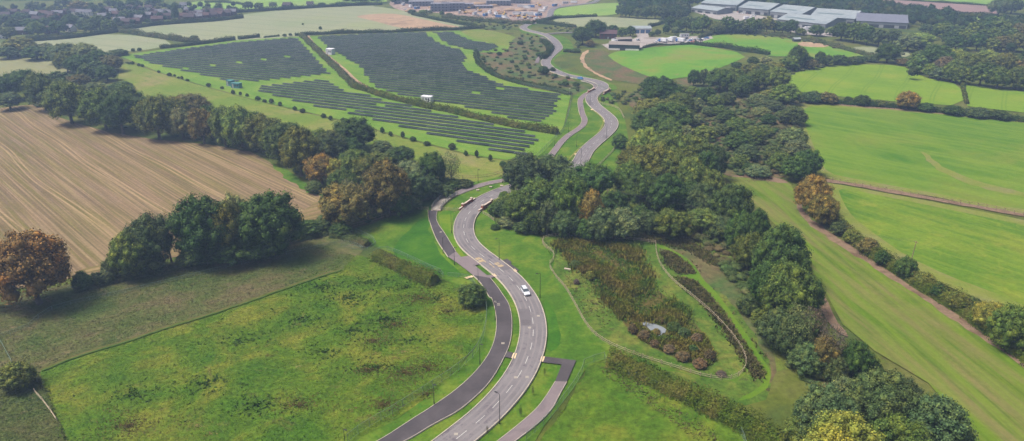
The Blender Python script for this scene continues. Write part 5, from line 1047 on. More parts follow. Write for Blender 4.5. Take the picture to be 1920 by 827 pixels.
# ------------------------------------------------------------------ lamps
M['post'] = plain('black_steel', (.02, .022, .022, 1), .45, .4); M['lens'] = plain('lamp_lens', (.75, .76, .78, 1), .3, .5, var=.02)
def lamp_proto(H, arm):
    root = empty('street_lamp', (0, 0, 0))
    m = MB(); m.tube((0, 0, 0), (0, 0, 1.3), .13, .12, 10); m.build('base', M['post'], root)
    m = MB(); m.tube((0, 0, 1.3), (0, 0, H), .075, .05, 8); m.tube((0, 0, H), (arm, 0, H + .12), .04, .035, 6); m.build('pole', M['post'], root)
    m = MB(); m.box((arm + .3, 0, H + .12), (.75, .34, .13), 0, .8); hd = m.build('lantern', M['post'], root, .03)
    m = MB(); m.box((arm + .32, 0, H + .045), (.5, .26, .02)); m.build('lens', M['lens'], hd)
    return root
Lr, Lp = lamp_proto(7.9, .7), lamp_proto(5.8, .25)
lamps = [(937, 796, 0, 'tall black street lamp on the verge at the bottom between road and path'), (1012.5, 559, 0, 'tall black street lamp on the grass right of the white car'), (936, 490, 0, 'tall black street lamp beside the dark crossing pad'), (846.7, 438, 0, 'black street lamp on the verge between path and road below the footbridge'),
    (1089, 312, 0, 'black street lamp at the roadside just behind the tree clump'), (1136.6, 262, 0, 'black street lamp on the inside of the S bend'), (1105.9, 199, 0, 'black street lamp near the far brick parapets'), (944, 338, 1, 'short black lamp beside the path left of the tree clump'),
    (896.5, 343, 1, 'short black lamp behind the path bend beyond the footbridge'), (900, 684, 1, 'short black lamp beside the mesh fence, middle of the near path'), (814.3, 761, 1, 'short black lamp beside the near path where the mesh fence swings left'), (928.5, 601, 1, 'short black lamp at the left edge of the curving dark path'),
    (896.6, 531, 1, 'short black lamp on the pavement at the junction'), (831, 476, 1, 'short black lamp on the dark path left of the road bend'), (852.2, 497, 1, 'short black lamp at the pavement corner above the junction'), (1081, 276, 1, 'short black lamp on the grass between far path and road'),
    (1066, 249, 1, 'short black lamp left of the far path curve'), (1087.8, 220, 1, 'short black lamp beside the far path below the parapet'), (1040, 276, 1, 'short black lamp by the solar farm corner fence'), (649, 848, 1, 'short black lamp just leaving the frame at the bottom left of the path'), (929, 428, 1, 'short black lamp beside the bush right of the road')]
fr_ = [True, True]
for x, y, k, lab in lamps:
    o = (Lr, Lp)[k]
    if not fr_[k]: o = copy_tree(o)
    fr_[k] = False; g = P(x, y); o.location = (g[0], g[1], 0); i = np.argmin(np.hypot(RC[:, 0] - g[0], RC[:, 1] - g[1])); o.rotation_euler.z = math.atan2(RC[i, 1] - g[1], RC[i, 0] - g[0])
    tag(o, lab, 'street lamp', 'street lamps along the road and path')
# pole mounted camera at the solar corner, utility poles with wires
g = P(1068, 181); root = empty('camera_mast', (g[0], g[1], 0)); tag(root, 'thin grey mast with a camera at the solar farm corner', 'mast'); MB().tube((0, 0, 0), (0, 0, 5), .07, .06).build('pole', M['grey'], root); MB().box((0, -.2, 4.9), (.25, .5, .25)).build('camera_housing', M['white'], root)
M['wood'] = plain('weathered_wood', c(150, 132, 108, .6), .9, .1, var=.3, vs=3)
UP = []
for x, y, h, lab in ((1707, 493, 7.5, 'leaning wooden utility pole in the long right hedge'), (1136, 398, 9, 'wooden utility pole mostly hidden in the tree clump'), (2010, 590, 8, None)):
    g = P(x, y)
    UP.append(np.array([g[0], g[1], h]))
    if lab:
        root = empty('utility_pole', (g[0], g[1], 0)); tag(root, lab, 'utility pole', 'utility poles carrying the overhead wires')
        MB().tube((0, 0, 0), (.25, 0, h), .15, .11).build('pole', M['wood'], root); MB().box((.25, 0, h - .3), (.12, 1.6, .12), .3).build('crossarm', M['wood'], root)
order = [UP[1], UP[0]]
for k in range(3):
    m = MB()
    for a, b in zip(order[:-1], order[1:]):
        a = a + (0, 0, -.1); b = b + (0, 0, -.1); pv_ = None
        for t in np.linspace(0, 1, 25):
            q = a + (b - a) * t + np.array([0, (k - 1) * .6, -3.2 * 4 * t * (1 - t) * (np.linalg.norm(b - a) / 130) ** 2 * .5])
            if pv_ is not None: m.tube(pv_, q, .010, n=4)
            pv_ = q
    o = m.build('overhead_wire', M['dark']); tag(o, ('lowest and nearest', 'middle', 'farthest')[k] + ' of three thin overhead wires crossing the wooded valley', 'wire', 'overhead wires')

# ------------------------------------------------------------------ fences
M['timber'] = plain('fence_timber', c(188, 174, 148, .66), .9, .1, var=.22, vs=2.5); M['timber_old'] = plain('old_timber', c(164, 146, 120, .6), .9, .1, var=.25, vs=2)
mm_, ntm, bm_ = new_mat('mesh_wire'); tcm = N(ntm, 'ShaderNodeTexCoord'); bm_.inputs['Base Color'].default_value = (.16, .24, .19, 1)
ch = N(ntm, 'ShaderNodeTexNoise'); ch.inputs['Scale'].default_value = 8; ntm.links.new(tcm.outputs['Object'], ch.inputs['Vector'])
tr = N(ntm, 'ShaderNodeBsdfTransparent'); mx = N(ntm, 'ShaderNodeMixShader'); mth = N(ntm, 'ShaderNodeMath', operation='MULTIPLY_ADD'); ntm.links.new(ch.outputs['Fac'], mth.inputs[0]); mth.inputs[1].default_value = .12; mth.inputs[2].default_value = .14
ntm.links.new(mth.outputs[0], mx.inputs[0]); ntm.links.new(tr.outputs[0], mx.inputs[1]); ntm.links.new(bm_.outputs[0], mx.inputs[2]); ntm.links.new(mx.outputs[0], ntm.nodes['Material Output'].inputs['Surface']); M['mesh'] = mm_
M['mesh_post'] = plain('green_post', c(124, 146, 130, .6), .6, .3)
def fence(px, style, label, H=1.3, step=2.0, group=None, sm=True):
    g = PP(px)[:, :2]; cc = spline(g, step) if sm else None
    if not sm:
        cc = [g[0]]
        for a, b in zip(g[:-1], g[1:]):
            n = max(1, int(np.linalg.norm(b - a) / step)); cc += [a + (b - a) * k / n for k in range(1, n + 1)]
        cc = np.array(cc)
    root = empty('fence', (cc[0][0], cc[0][1], 0)); o0 = np.array([cc[0][0], cc[0][1], 0]); tag(root, label, 'fence', group); L = [np.array([q[0], q[1], 0]) - o0 for q in cc]
    up = lambda q, z: q + np.array([0, 0, z])
    pm = M['timber'] if style == 'rail' else M['timber_old'] if style == 'old' else M['mesh_post']
    if style in ('rail', 'old'):
        n_r = 3 if style == 'rail' else 2
        for k in range(n_r):
            m = MB(); z = H * (.22 + .74 * k / (n_r - 1))
            for a, b in zip(L[:-1], L[1:]): m.beam(up(a, z), up(b, z), .05, .11)
            m.build('rail', pm, root)
    else:
        V = []; 
        for q in L: V += [up(q, .45), up(q, H)]
        i = np.arange(len(L) - 1) * 2; o = link('wire_mesh', np_mesh('wire_mesh', np.array(V), [np.stack([i, i + 2, i + 3, i + 1], 1)]), M['mesh'], root)
        for z, r_ in ((H, .035), (.5, .02)):
            m = MB()
            for a, b in zip(L[:-1], L[1:]): m.tube(up(a, z), up(b, z), r_, n=5)
            m.build('rail', M['mesh_post'], root)
    ph = H + (.12 if style != 'mesh' else .05); pb = MB().box((0, 0, ph / 2 + .1), (.13, .13, ph + .1)) if style != 'mesh' else MB().tube((0, 0, 0), (0, 0, ph), .045, n=6)
    p0 = pb.build('post', pm, root); p0.location = L[0]
    idx = sorted(range(len(L)), key=lambda i: (np.linalg.norm(L[i] + o0)))
    near_, rest = idx[:95], idx[95:]
    for i in near_:
        if i == 0: continue
        q = p0.copy(); COL.objects.link(q); q.parent = root; q.location = L[i]
    if rest:
        m = MB()
        for i in rest: m.box(up(L[i], ph / 2 + .1), (.13, .13, ph + .1))
        tag(m.build('post', pm, root), kind='stuff')
    return root
fence([(1229, 458), (1180, 452), (1107, 448), (1060, 444), (1027, 447), (1016, 454), (1023, 465), (1038, 478), (1037, 490), (1030, 497), (1040, 519), (1060, 543), (1076, 570), (1095, 605), (1110, 625), (1128, 640), (1152, 653), (1200, 672), (1243, 686), (1279, 697), (1313, 708), (1340, 713), (1363, 715), (1383, 708), (1397, 692), (1396, 671), (1378, 640), (1348, 605), (1320, 578), (1290, 553), (1262, 530), (1240, 503), (1231, 480), (1229, 458)], 'rail', 'pale timber post and rail fence enclosing the overgrown basin', 1.35, 2.4)
fence([(1547, 337), (1600, 347), (1690, 363), (1760, 376), (1850, 391), (1920, 405), (1990, 418)], 'old', 'weathered post and rail fence between the two right green fields', 1.4, 2.8)
fence([(653, 827 + 4), (680, 810), (730, 781), (773, 754), (813, 728), (853, 701), (887, 671), (903, 644), (911, 614), (912, 583), (909, 560)], 'mesh', 'tall green mesh fence curving beside the near dark path', 2.4, 3.0)
fence([(987, 827), (1030, 788), (1060, 750), (1080, 722), (1092, 700), (1095, 688), (1133, 675)], 'mesh', 'green mesh fence curving up to the hedge beside the right path', 2.3, 3.0)
fence([(1133, 675), (1139, 688), (1180, 706), (1240, 732), (1300, 758), (1340, 778), (1370, 794), (1384, 806), (1393, 826), (1400, 850)], 'mesh', 'grey green mesh fence running below the bottom hedge', 1.9, 3.0, sm=False)
fence([(-60, 655), (0, 634), (50, 618), (92, 584), (227, 552), (330, 527), (430, 503), (530, 480), (617, 462), (650, 456), (668, 462), (680, 468)], 'mesh', 'thin pale wire fence crossing the dry meadow at left', 1.3, 4.5)
fence([(640, 464), (660, 468), (690, 472), (705, 461), (700, 452), (690, 446), (668, 436)], 'mesh', 'grey mesh fence bent around the bramble corner', 1.6, 3, sm=False)
fence([(700, 478), (715, 470), (725, 470), (760, 483), (800, 502), (832, 517), (826, 526), (808, 532), (790, 525), (768, 514)], 'mesh', 'pale mesh fence looping round the rough hedge remnant', 1.6, 3)
fence([(840, 520), (870, 522), (884, 528), (895, 545), (905, 560)], 'mesh', 'short mesh fence beside the bramble at the junction', 1.6, 3)
fence([(-8, 628), (6, 650), (24, 684)], 'mesh', 'short grey rail fence above the olive shrub at left', 1.2, 3, sm=False)
fence([(66, 737), (80, 752), (95, 772), (107, 790)], 'rail', 'short white rail fence below the olive shrub at bottom left', 1.0, 3, sm=False)
fence([(772, 391), (785, 393), (803, 394)], 'rail', 'short pale timber fence left of the footbridge', 1.2, 2, sm=False)
fence([(823, 394), (840, 395), (858, 396)], 'rail', 'short pale timber fence between footbridge and road', 1.2, 2, sm=False)
fence([(905, 401), (915, 406), (926, 415)], 'rail', 'short timber fence running down from the right brick parapet', 1.2, 2, sm=False)
fence([(645, 430), (690, 418), (730, 404), (770, 392)], 'old', 'old wooden fence under the autumn trees left of the road', 1.3, 2.5)
fence([(843, 365), (858, 358), (872, 352), (886, 349)], 'old', 'brown timber fence on the bank above the footbridge', 1.3, 2)
fence([(803, 394), (803, 406), (804, 416)], 'rail', 'short timber fence down the left side of the path', 1.1, 2, sm=False)
fence([(1153, 268), (1152, 280), (1142, 292), (1128, 306), (1116, 318)], 'rail', 'timber fence on the grass right of the S bend', 1.2, 3)
fence([(1170, 223), (1160, 206), (1148, 200), (1125, 195), (1121, 185), (1128, 178)], 'rail', 'pale timber fence winding right of the far parapet', 1.2, 3)
fence([(1072, 176), (1070, 195), (1064, 222), (1056, 244), (1040, 262), (1020, 282), (1005, 298)], 'mesh', 'dark mesh fence along the right end of the solar farm', 2.0, 3.5)
fence([(893, 98), (893, 112), (905, 128), (930, 144), (980, 160), (1040, 172), (1066, 180)], 'mesh', 'mesh fence between the solar farm and the scrub', 2.0, 5)
fence([(1050, 122), (1052, 134), (1065, 144), (1095, 154), (1130, 166), (1142, 172)], 'mesh', 'mesh fence right of the far road below the farm', 1.5, 5)
fence([(690, 338), (760, 326), (830, 332), (900, 334), (950, 322)], 'old', 'low wire fence with posts across the pasture behind the trees', 1.1, 5)

# ------------------------------------------------------------------ bridges
mbk, ntb, bb = new_mat('red_brick'); tb = N(ntb, 'ShaderNodeTexCoord'); br = N(ntb, 'ShaderNodeTexBrick'); br.inputs['Scale'].default_value = 2.2; br.inputs['Color1'].default_value = c(176, 92, 64, .6); br.inputs['Color2'].default_value = c(190, 104, 78, .6); br.inputs['Mortar'].default_value = c(190, 170, 150, .6)
mpb = N(ntb, 'ShaderNodeMapping'); mpb.inputs['Rotation'].default_value = (R(90), 0, 0); ntb.links.new(tb.outputs['Object'], mpb.inputs[0]); ntb.links.new(mpb.outputs[0], br.inputs['Vector']); ntb.links.new(br.outputs['Color'], bb.inputs['Base Color']); M['brick'] = mbk
M['stone'] = plain('coping_stone', c(214, 198, 184, .62), .85, .1)
def parapet(a, b, label, h=1.5, wing=2.4):
    A, B = P(*a), P(*b); L = np.linalg.norm(B - A); an = math.atan2(B[1] - A[1], B[0] - A[0]); root = empty('bridge_parapet', (A + B) / 2, an); root.location.z = 0; tag(root, label, 'parapet', 'brick parapets at the two road bridges')
    m = MB(); m.box((0, 0, h / 2), (L - .8, .5, h)); m.build('wall', M['brick'], root)
    for s in (-1, 1):
        m = MB(); m.box((s * L / 2, 0, h / 2 + .2), (.85, .85, h + .4)); pr = m.build('pier', M['brick'], root); MB().box((s * L / 2, 0, h + .5), (1.05, 1.05, .2), 0, .85).build('cap', M['stone'], pr)
        m = MB(); m.box((s * (L / 2 + .45 + wing / 2), 0, .45), (wing, .42, .9)); wg = m.build('wing_wall', M['brick'], root); MB().box((s * (L / 2 + .45 + wing / 2), 0, .96), (wing, .6, .14)).build('coping', M['stone'], wg)
    m = MB(); m.box((0, 0, h + .08), (L - .9, .66, .16)); m.build('coping', M['stone'], root)
parapet((868, 391), (884, 380), 'red brick parapet with stone coping left of the near road bend'); parapet((905, 394), (922, 383), 'red brick parapet with stone coping right of the near road bend')
parapet((1103, 175), (1113, 170), 'far red brick parapet left of the road'); parapet((1133, 177), (1142, 171), 'far red brick parapet right of the road')
# footbridge
fbc = spline(PP([(818, 396), (822, 388), (832, 378), (842, 371), (852, 366)]), 1.2); rootb = empty('footbridge', (fbc[0][0], fbc[0][1], 0)); tag(rootb, 'curved footbridge with pale deck and metal railings beside the road', 'footbridge')
def local(o, root): o.parent = root; o.matrix_parent_inverse = mathutils.Matrix.Translation(-root.location)
dk = ribbon('deck', fbc, 1.7, -1.7, .62, M['conc'], None); local(dk, rootb)
for s in (-1, 1):
    n_ = normals2(fbc); q = [np.array([*(fbc[i] + n_[i] * 1.75 * s), 0]) for i in range(len(fbc))]
    m = MB(); 
    for z in (.8, 1.3, 1.9):
        for a, b in zip(q[:-1], q[1:]): m.tube(a + (0, 0, z), b + (0, 0, z), .035 if z < 1.8 else .06, n=6)
    for a, b in zip(q[:-1], q[1:]):
        for t in (.0, .2, .4, .6, .8): m.tube(a + (b - a) * t + (0, 0, .62), a + (b - a) * t + (0, 0, 1.9), .018, n=4)
    local(m.build('railing', M['steel'], None), rootb)
    for a in q[::2]:
        local(MB().box(a + (0, 0, 1.2), (.16, .16, 1.7)).build('post', M['wood'], None), rootb)
    m = MB(); 
    for a, b in zip(q[:-1], q[1:]): m.beam(a + (0, 0, .45), b + (0, 0, .45), .18, .4)
    local(m.build('beam', M['timber_old'], None), rootb)
for x, y in ((812.5, 396), (823.5, 396)):
    pass
tag(MB().box((0, 0, 0), (3.6, .35, .2)).build('threshold_slab', M['stone']), 'pale threshold slab across the path at the footbridge', 'slab').location = (P(817.5, 397)[0], P(817.5, 397)[1], .6)

# ------------------------------------------------------------------ vehicles
M['carwhite'] = plain('white_paint', (.50, .52, .56, 1), .25, .5, var=.03); M['carblue'] = plain('blue_paint', (.04, .22, .55, 1), .25, .5, var=.03); M['glass'] = glassy('car_glass', (.045, .06, .07, 1)); M['tyre'] = plain('tyre_rubber', (.02, .02, .02, 1), .85, .2); M['rim'] = plain('alloy', (.45, .46, .48, 1), .3, .5, .6); M['headl'] = glassy('lamp_glass', (.7, .72, .75, 1)); M['taill'] = glassy('tail_lamp', (.4, .02, .02, 1))
def loft(m, secs):
    """closed hull from cross sections [(x, [(y,z)...])]"""
    o = len(m.v); k = len(secs[0][1])
    for x, s in secs: m.v += [(x, y, z) for y, z in s]
    for i in range(len(secs) - 1):
        for j in range(k): m.f.append((o + i * k + j, o + (i + 1) * k + j, o + (i + 1) * k + (j + 1) % k, o + i * k + (j + 1) % k))
    m.f.append(tuple(o + j for j in range(k))[::-1][::1]); m.f.append(tuple(o + (len(secs) - 1) * k + j for j in range(k)))
    return m
def car(name, paint, estate=True):
    root = empty(name, (0, 0, 0)); hw = .9
    def sec(x, zb, zs, w): return (x, [(-w, zb), (w, zb), (w + .02, (zb + zs) / 2), (w * .96, zs - .06), (w * .86, zs), (-w * .86, zs), (-w * .96, zs - .06), (-w - .02, (zb + zs) / 2)])
    m = loft(MB(), [sec(-2.25, .42, .78, .72), sec(-2.15, .28, .92, .84), sec(-1.2, .22, .97, .9), sec(.9, .22, .96, .9), sec(1.6, .24, .86, .88), sec(2.1, .28, .74, .8), sec(2.28, .40, .62, .66)]); bd = m.build('body', paint, root, .04)
    xr = -2.0 if estate else -1.6
    def cab(x, z, w, zb=.93): return (x, [(-.82, zb), (.82, zb), (w, z), (-w, z)])
    m = loft(MB(), [cab(xr - .12, 1.0, .74), cab(xr + .12, 1.42, .64), cab(-.6, 1.46, .66), cab(.25, 1.42, .64), cab(1.05, .98, .74)]); m.build('windows', M['glass'], root, .02)
    m = MB(); m.add([(xr + .1, -.6, 1.43), (.22, -.6, 1.43), (.22, .6, 1.43), (xr + .1, .6, 1.43), (xr + .14, -.56, 1.5), (.1, -.56, 1.485), (.1, .56, 1.485), (xr + .14, .56, 1.5)], [(3, 2, 1, 0), (4, 5, 6, 7), (0, 1, 5, 4), (1, 2, 6, 5), (2, 3, 7, 6), (3, 0, 4, 7)]); m.build('roof', paint, root, .02)
    for s in (-1, 1):
        m = MB(); 
        for x in (xr + .1, -.95, -.15): m.beam((x, s * .8, .95), (x + .02, s * .655, 1.44), .09, .05); m.box((x, s * .735, 1.2), (.08, .05, .5))
        m.build('pillar', paint, root)
        m = MB(); m.box((2.12, s * .62, .64), (.24, .3, .15)); m.build('headlight', M['headl'], root, .03)
        m = MB(); m.box((-2.2, s * .7, .8), (.14, .2, .26)); m.build('tail_light', M['taill'], root, .02)
        m = MB(); m.box((.72, s * .98, 1.0), (.18, .18, .13)); m.build('mirror', paint, root, .03)
    for x in (-1.35, 1.4):
        for s in (-1, 1):
            m = MB(); m.tube((x, s * .68, .32), (x, s * .92, .32), .33, n=18); wl = m.build('wheel', M['tyre'], root); m = MB(); m.tube((x, s * .9, .32), (x, s * .935, .32), .2, n=12); m.build('rim', M['rim'], wl)
    m = MB(); m.box((2.27, 0, .47), (.06, .7, .16)); m.build('grille', M['dark'], root); m = MB(); m.box((2.31, 0, .42), (.03, .5, .11)); m.build('number_plate', M['white'], root)
    return root
def on_road(o, x, y, lat, rev=False):
    g = P(x, y, Zr); o.location = (g[0], g[1], Zr + .005); i = np.argmin(np.hypot(RC[:, 0] - g[0], RC[:, 1] - g[1])); i = min(max(i, 2), len(RC) - 3); t = RC[i + 2] - RC[i - 2]; o.rotation_euler.z = math.atan2(t[1], t[0]) + (math.pi if rev else 0)
wc = car('estate_car', M['carwhite']); on_road(wc, 985, 549, 0, True); tag(wc, 'white estate car driving towards the camera on the road', 'car')
bc = car('hatchback_car', M['carblue'], False); on_road(bc, 1087.5, 148.2, 0, False); tag(bc, 'blue car on the far stretch of road', 'car')
# small far vehicles
CARC = {}
def paintc(col): 
    if col not in CARC: CARC[col] = plain('paint_' + col, dict(white=(.7, .7, .72, 1), black=(.02, .02, .025, 1), silver=(.4, .42, .45, 1), blue=(.05, .15, .4, 1), red=(.4, .04, .03, 1), yellow=(.6, .38, .04, 1), orange=(.55, .2, .04, 1))[col], .3, .5, var=.03)
    return CARC[col]
def small_car(col):
    root = empty('parked_car', (0, 0, 0)); m = MB(); m.box((0, 0, .62), (4.3, 1.75, .62), 0, .95); m.build('body', paintc(col), root, .1); m = MB(); m.box((-.25, 0, 1.16), (2.5, 1.6, .52), 0, .76); m.build('windows', M['glass'], root, .05)
    m = MB(); m.box((-.25, 0, 1.44), (1.8, 1.2, .06)); m.build('roof', paintc(col), root)
    for x in (-1.3, 1.3):
        for s in (-1, 1): MB().tube((x, s * .7, .32), (x, s * .9, .32), .32, n=10).build('wheel', M['tyre'], root)
    return root
def truck(col, L_=8.0):
    root = empty('lorry', (0, 0, 0)); MB().box((L_ / 2 - .9, 0, 1.6), (1.8, 2.3, 2.2), 0, .93).build('cab', paintc(col), root, .08); MB().box((L_ / 2 - .04, 0, 2.1), (.1, 2.0, .8)).build('windscreen', M['glass'], root)
    MB().box((-1.0, 0, 2.2), (L_ - 2.2, 2.45, 2.6)).build('cargo_box', M['white'] if col != 'orange' else paintc('orange'), root, .04); MB().box((-.2, 0, .75), (L_ - .6, 1.0, .3)).build('chassis', M['dark'], root)
    for x in (-L_ / 2 + 1.2, -L_ / 2 + 2.3, L_ / 2 - 1.2):
        for s in (-1, 1): MB().tube((x, s * .8, .5), (x, s * 1.15, .5), .5, n=12).build('wheel', M['tyre'], root)
    return root
def digger():
    root = empty('excavator', (0, 0, 0))
    for s in (-1, 1): MB().box((0, s * 1.1, .45), (3.6, .55, .9), 0, .9).build('track', M['dark'], root, .15)
    MB().box((-.4, 0, 1.6), (3.0, 2.4, 1.3)).build('body', paintc('yellow'), root, .1); MB().box((.6, .6, 2.5), (1.5, 1.0, 1.5), 0, .85).build('cab', M['glass'], root); m = MB(); m.beam((1.0, -.3, 2.0), (3.6, -.3, 4.2), .4, .5); m.beam((3.6, -.3, 4.2), (5.4, -.3, 2.4), .35, .4); m.build('boom', paintc('yellow'), root); MB().box((5.4, -.3, 1.7), (1.0, 1.1, .9), 0, 1.3).build('bucket', M['dark'], root)
    return root
def container(col):
    root = empty('site_cabin', (0, 0, 0)); MB().box((0, 0, 1.35), (8, 2.6, 2.5)).build('body', M['white'] if col == 'white' else paintc(col), root, .05); MB().box((0, 0, 2.66), (8.2, 2.8, .12)).build('roof', M['grey'], root); MB().box((-2, -1.33, 1.2), (1, .05, 2)).build('door', M['grey'], root)
    for x in (.3, 2.3): MB().box((x, -1.33, 1.6), (1.2, .05, .9)).build('window', M['glass'], root)
    return root
PR = {}
def put(kind, col, x, y, rz, lab, cat, grp, fn=None):
    k = (kind, col)
    if k not in PR: PR[k] = {'car': small_car, 'lorry': truck, 'cabin': container}[kind](col) if kind != 'digger' else digger(); o = PR[k]
    else: o = copy_tree(PR[k])
    g = P(x, y); o.location = (g[0], g[1], Zr - .05 if False else .42); o.rotation_euler.z = rz; tag(o, lab, cat, grp); return o
rv = random.Random(3)
far = []
def row(kind, cols, pts, word, cat, grp, where):
    pts = sorted(pts)
    for i, (x, y) in enumerate(pts):
        col = cols[i % len(cols)]; n = len(pts); pos = 'leftmost' if i == 0 else 'rightmost' if i == n - 1 else ordn(i + 1) + ' from left'
        put(kind, col, x, y, rv.uniform(0, 3.14), f'{col} {word}, {pos} {where}', cat, grp)
row('car', ['silver', 'black', 'white', 'blue', 'white', 'red', 'black'], [(1236, 78), (1243, 75.5), (1277, 75), (1283, 77), (1287, 74), (1293, 78), (1298, 75), (1303, 77.5), (1308, 74.5), (1314, 77), (1319, 75), (1325, 73), (1268, 73.5), (1290, 80), (1300, 80.5), (1230, 80.5), (1196, 77), (1216, 60.5)], 'car', 'car', 'cars parked in the farm yard', 'of the cars in the farm yard')
row('lorry', ['white', 'blue', 'white'], [(1243, 80), (1256, 79), (1264, 77), (1212, 61.5), (1275, 80)], 'lorry', 'lorry', 'lorries in the farm yard', 'of the lorries in the farm yard')
row('cabin', ['white'], [(1152, 80.5), (1160, 79), (1283, 70)], 'portable cabin', 'cabin', 'portable cabins in the farm yard', 'of the cabins in the farm yard')
row('car', ['white', 'silver', 'red'], [(1386, 24), (1392, 26.5), (1399, 25), (1404, 26.5), (1350, 25.5), (1361, 19.5), (1408, 31), (1414, 30), (1490, 56), (1498, 58), (1508, 60)], 'car', 'car', 'cars in the factory yard', 'of the cars in the factory yard')
row('lorry', ['white'], [(1400, 38), (1410, 38.5), (1366, 20), (1512, 58)], 'lorry', 'lorry', 'lorries in the factory yard', 'of the lorries in the factory yard')
row('cabin', ['white', 'white', 'blue'], [(968, 28), (974, 28), (980, 28.5), (986, 28), (992, 28.5), (998, 28), (1004, 29), (1010, 30), (976, 13.5), (988, 15.5), (918, 26), (930, 28), (996, 14), (770, 14), (782, 17), (756, 10), (936, 33), (946, 35), (1016, 22), (1022, 18), (1040, 12), (1060, 8), (1076, 6), (910, 30), (890, 28), (862, 25)], 'site cabin', 'cabin', 'cabins on the building site', 'of the cabins on the building site')
row('digger', ['yellow'], [(973, 33), (984, 35.5), (1012, 12.5), (900, 22), (880, 17), (944, 30), (872, 26)], 'excavator', 'excavator', 'excavators on the building site', 'of the diggers on the building site')
row('car', ['silver', 'white', 'black', 'orange'], [(965, 32), (970, 36), (978, 36), (990, 33), (996, 34.5), (1001, 33), (1006, 35), (1012, 33), (958, 31), (920, 20), (935, 22), (984, 31), (987, 34), (993, 36), (1004, 37), (953, 36), (948, 29), (926, 30), (896, 30), (884, 27), (1026, 14), (1050, 11), (760, 19), (800, 21), (812, 20), (1010, 25)], 'car', 'car', 'cars on the building site', 'of the cars on the building site')
# ------------------------------------------------------------------ buildings
M['brickw'] = plain('brown_brick', c(132, 104, 98, .5), .9, .1, var=.1, vs=1); M['render'] = plain('white_render', c(226, 222, 216, .8), .9, .1, var=.05); M['tile'] = plain('brown_tiles', c(104, 90, 92, .4), .85, .15, var=.2, vs=1.2); M['tile2'] = plain('red_tiles', c(116, 92, 90, .42), .85, .15, var=.2, vs=1.2); M['slate'] = plain('grey_slate', c(118, 118, 128, .6), .7, .2, var=.15, vs=1)
M['roofpale'] = field_mat('pale_roof_sheet', c(164, 174, 178, .52), c(174, 184, 186, .52), c(154, 166, 172, .52), 30, 3, contrast=.05, streak=(1.2, 2.5, .5, c(170, 180, 184, .7), 12), bump=0); M['skyl'] = plain('rooflight', c(108, 128, 128, .6), .4, .4); M['bluew'] = plain('blue_cladding', c(96, 128, 168, .6), .7, .2)
M['greenclad'] = plain('green_cladding', c(64, 84, 80, .6), .7, .2); M['roofgrey'] = plain('fibre_cement', c(158, 150, 142, .6), .85, .1, var=.12, vs=.6); M['roofdark'] = plain('dark_roof', c(128, 132, 146, .6), .7, .2, var=.15, vs=.4)
def gable(root, w, d, h, rh, wall, roof, ov=.35, x0=0, y0=0):
    m = MB(); m.box((x0, y0, h / 2), (w, d, h)); m.add([(x0 - w / 2, y0 - d / 2, h), (x0 - w / 2, y0 + d / 2, h), (x0 - w / 2, y0, h + rh), (x0 + w / 2, y0 - d / 2, h), (x0 + w / 2, y0 + d / 2, h), (x0 + w / 2, y0, h + rh)], [(0, 2, 1), (3, 4, 5)]); m.build('wall', wall, root)
    m = MB()
    for s in (-1, 1):
        ye = y0 + s * (d / 2 + ov); ze = h - ov * rh / (d / 2)
        q = [(x0 - w / 2 - ov, ye, ze), (x0 + w / 2 + ov, ye, ze), (x0 + w / 2 + ov, y0, h + rh), (x0 - w / 2 - ov, y0, h + rh)]
        m.add([(a, b, z + .02) for a, b, z in q] + [(a, b, z + .2) for a, b, z in q], [(0, 1, 2, 3), (7, 6, 5, 4), (0, 4, 5, 1), (1, 5, 6, 2), (2, 6, 7, 3), (3, 7, 4, 0)])
    return m.build('roof', roof, root)
def house_proto(kind):
    wall, roof = [(M['brickw'], M['tile']), (M['render'], M['tile']), (M['brickw'], M['tile2']), (M['render'], M['slate']), (M['brickw'], M['slate'])][kind]
    root = empty('house', (0, 0, 0)); w_, d_ = (9, 8) if kind % 2 else (13, 8.5); rf = gable(root, w_, d_, 5, 3.2, wall, roof)
    MB().box((w_ * .35, 0, 8.2), (.9, .7, 1.8)).build('chimney', M['brickw'], rf)
    for s in (-1, 1):
        for x in (-.3, .3):
            for z in (1.5, 3.9): MB().box((w_ * x, s * (d_ / 2 + .02), z), (1.5, .06, 1.15)).build('window', M['glass'], root)
    MB().box((0, -d_ / 2 - .02, 1.05), (1, .06, 2.1)).build('door', M['grey'], root)
    return root
HW = ['brown brick house with brown roof', 'white house with brown roof', 'brick house with reddish roof', 'white house with grey roof', 'brick house with grey roof']
hp = []
rh_ = random.Random(21)
hp += [(4, 72, 1), (26, 28, 0), (52, 29, 1), (40, 34, 2), (12, 34, 0), (68, 33, 4), (84, 31, 2), (96, 33, 0), (110, 31, 4), (122, 28, 0), (140, 27.5, 1), (152, 28.5, 3), (166, 29.5, 3), (104, 38, 2), (74, 42, 0), (134, 59, 3), (98, 62, 2), (45, 64, 4), (44, 50, 2), (200, 24, 0), (214, 27, 3), (222, 32, 2), (196, 36, 4),
       (244, 20, 1), (262, 22, 2), (280, 20, 1), (288, 26, 2), (290, 32, 1), (300, 29, 3), (308, 28, 3), (276, 34, 4), (262, 40, 4), (254, 46, 2), (240, 47, 0), (226, 44, 4), (345, 15, 3), (354, 24, 3), (350, 30, 2), (362, 33, 1), (374, 30, 3), (386, 29, 1), (398, 28, 0), (410, 27, 2), (356, 38, 0), (370, 37, 4), (384, 35, 2), (398, 34, 0), (412, 32, 2), (424, 30, 0), (434, 28, 4), (346, 36, 2), (540, 15, 0), (582, 13, 1), (296, 42, 2), (312, 36, 0), (320, 30, 4)]
hp.sort(); hn_ = {}; ht = {}
for q in hp: ht[q[2]] = ht.get(q[2], 0) + 1
hpr = {}
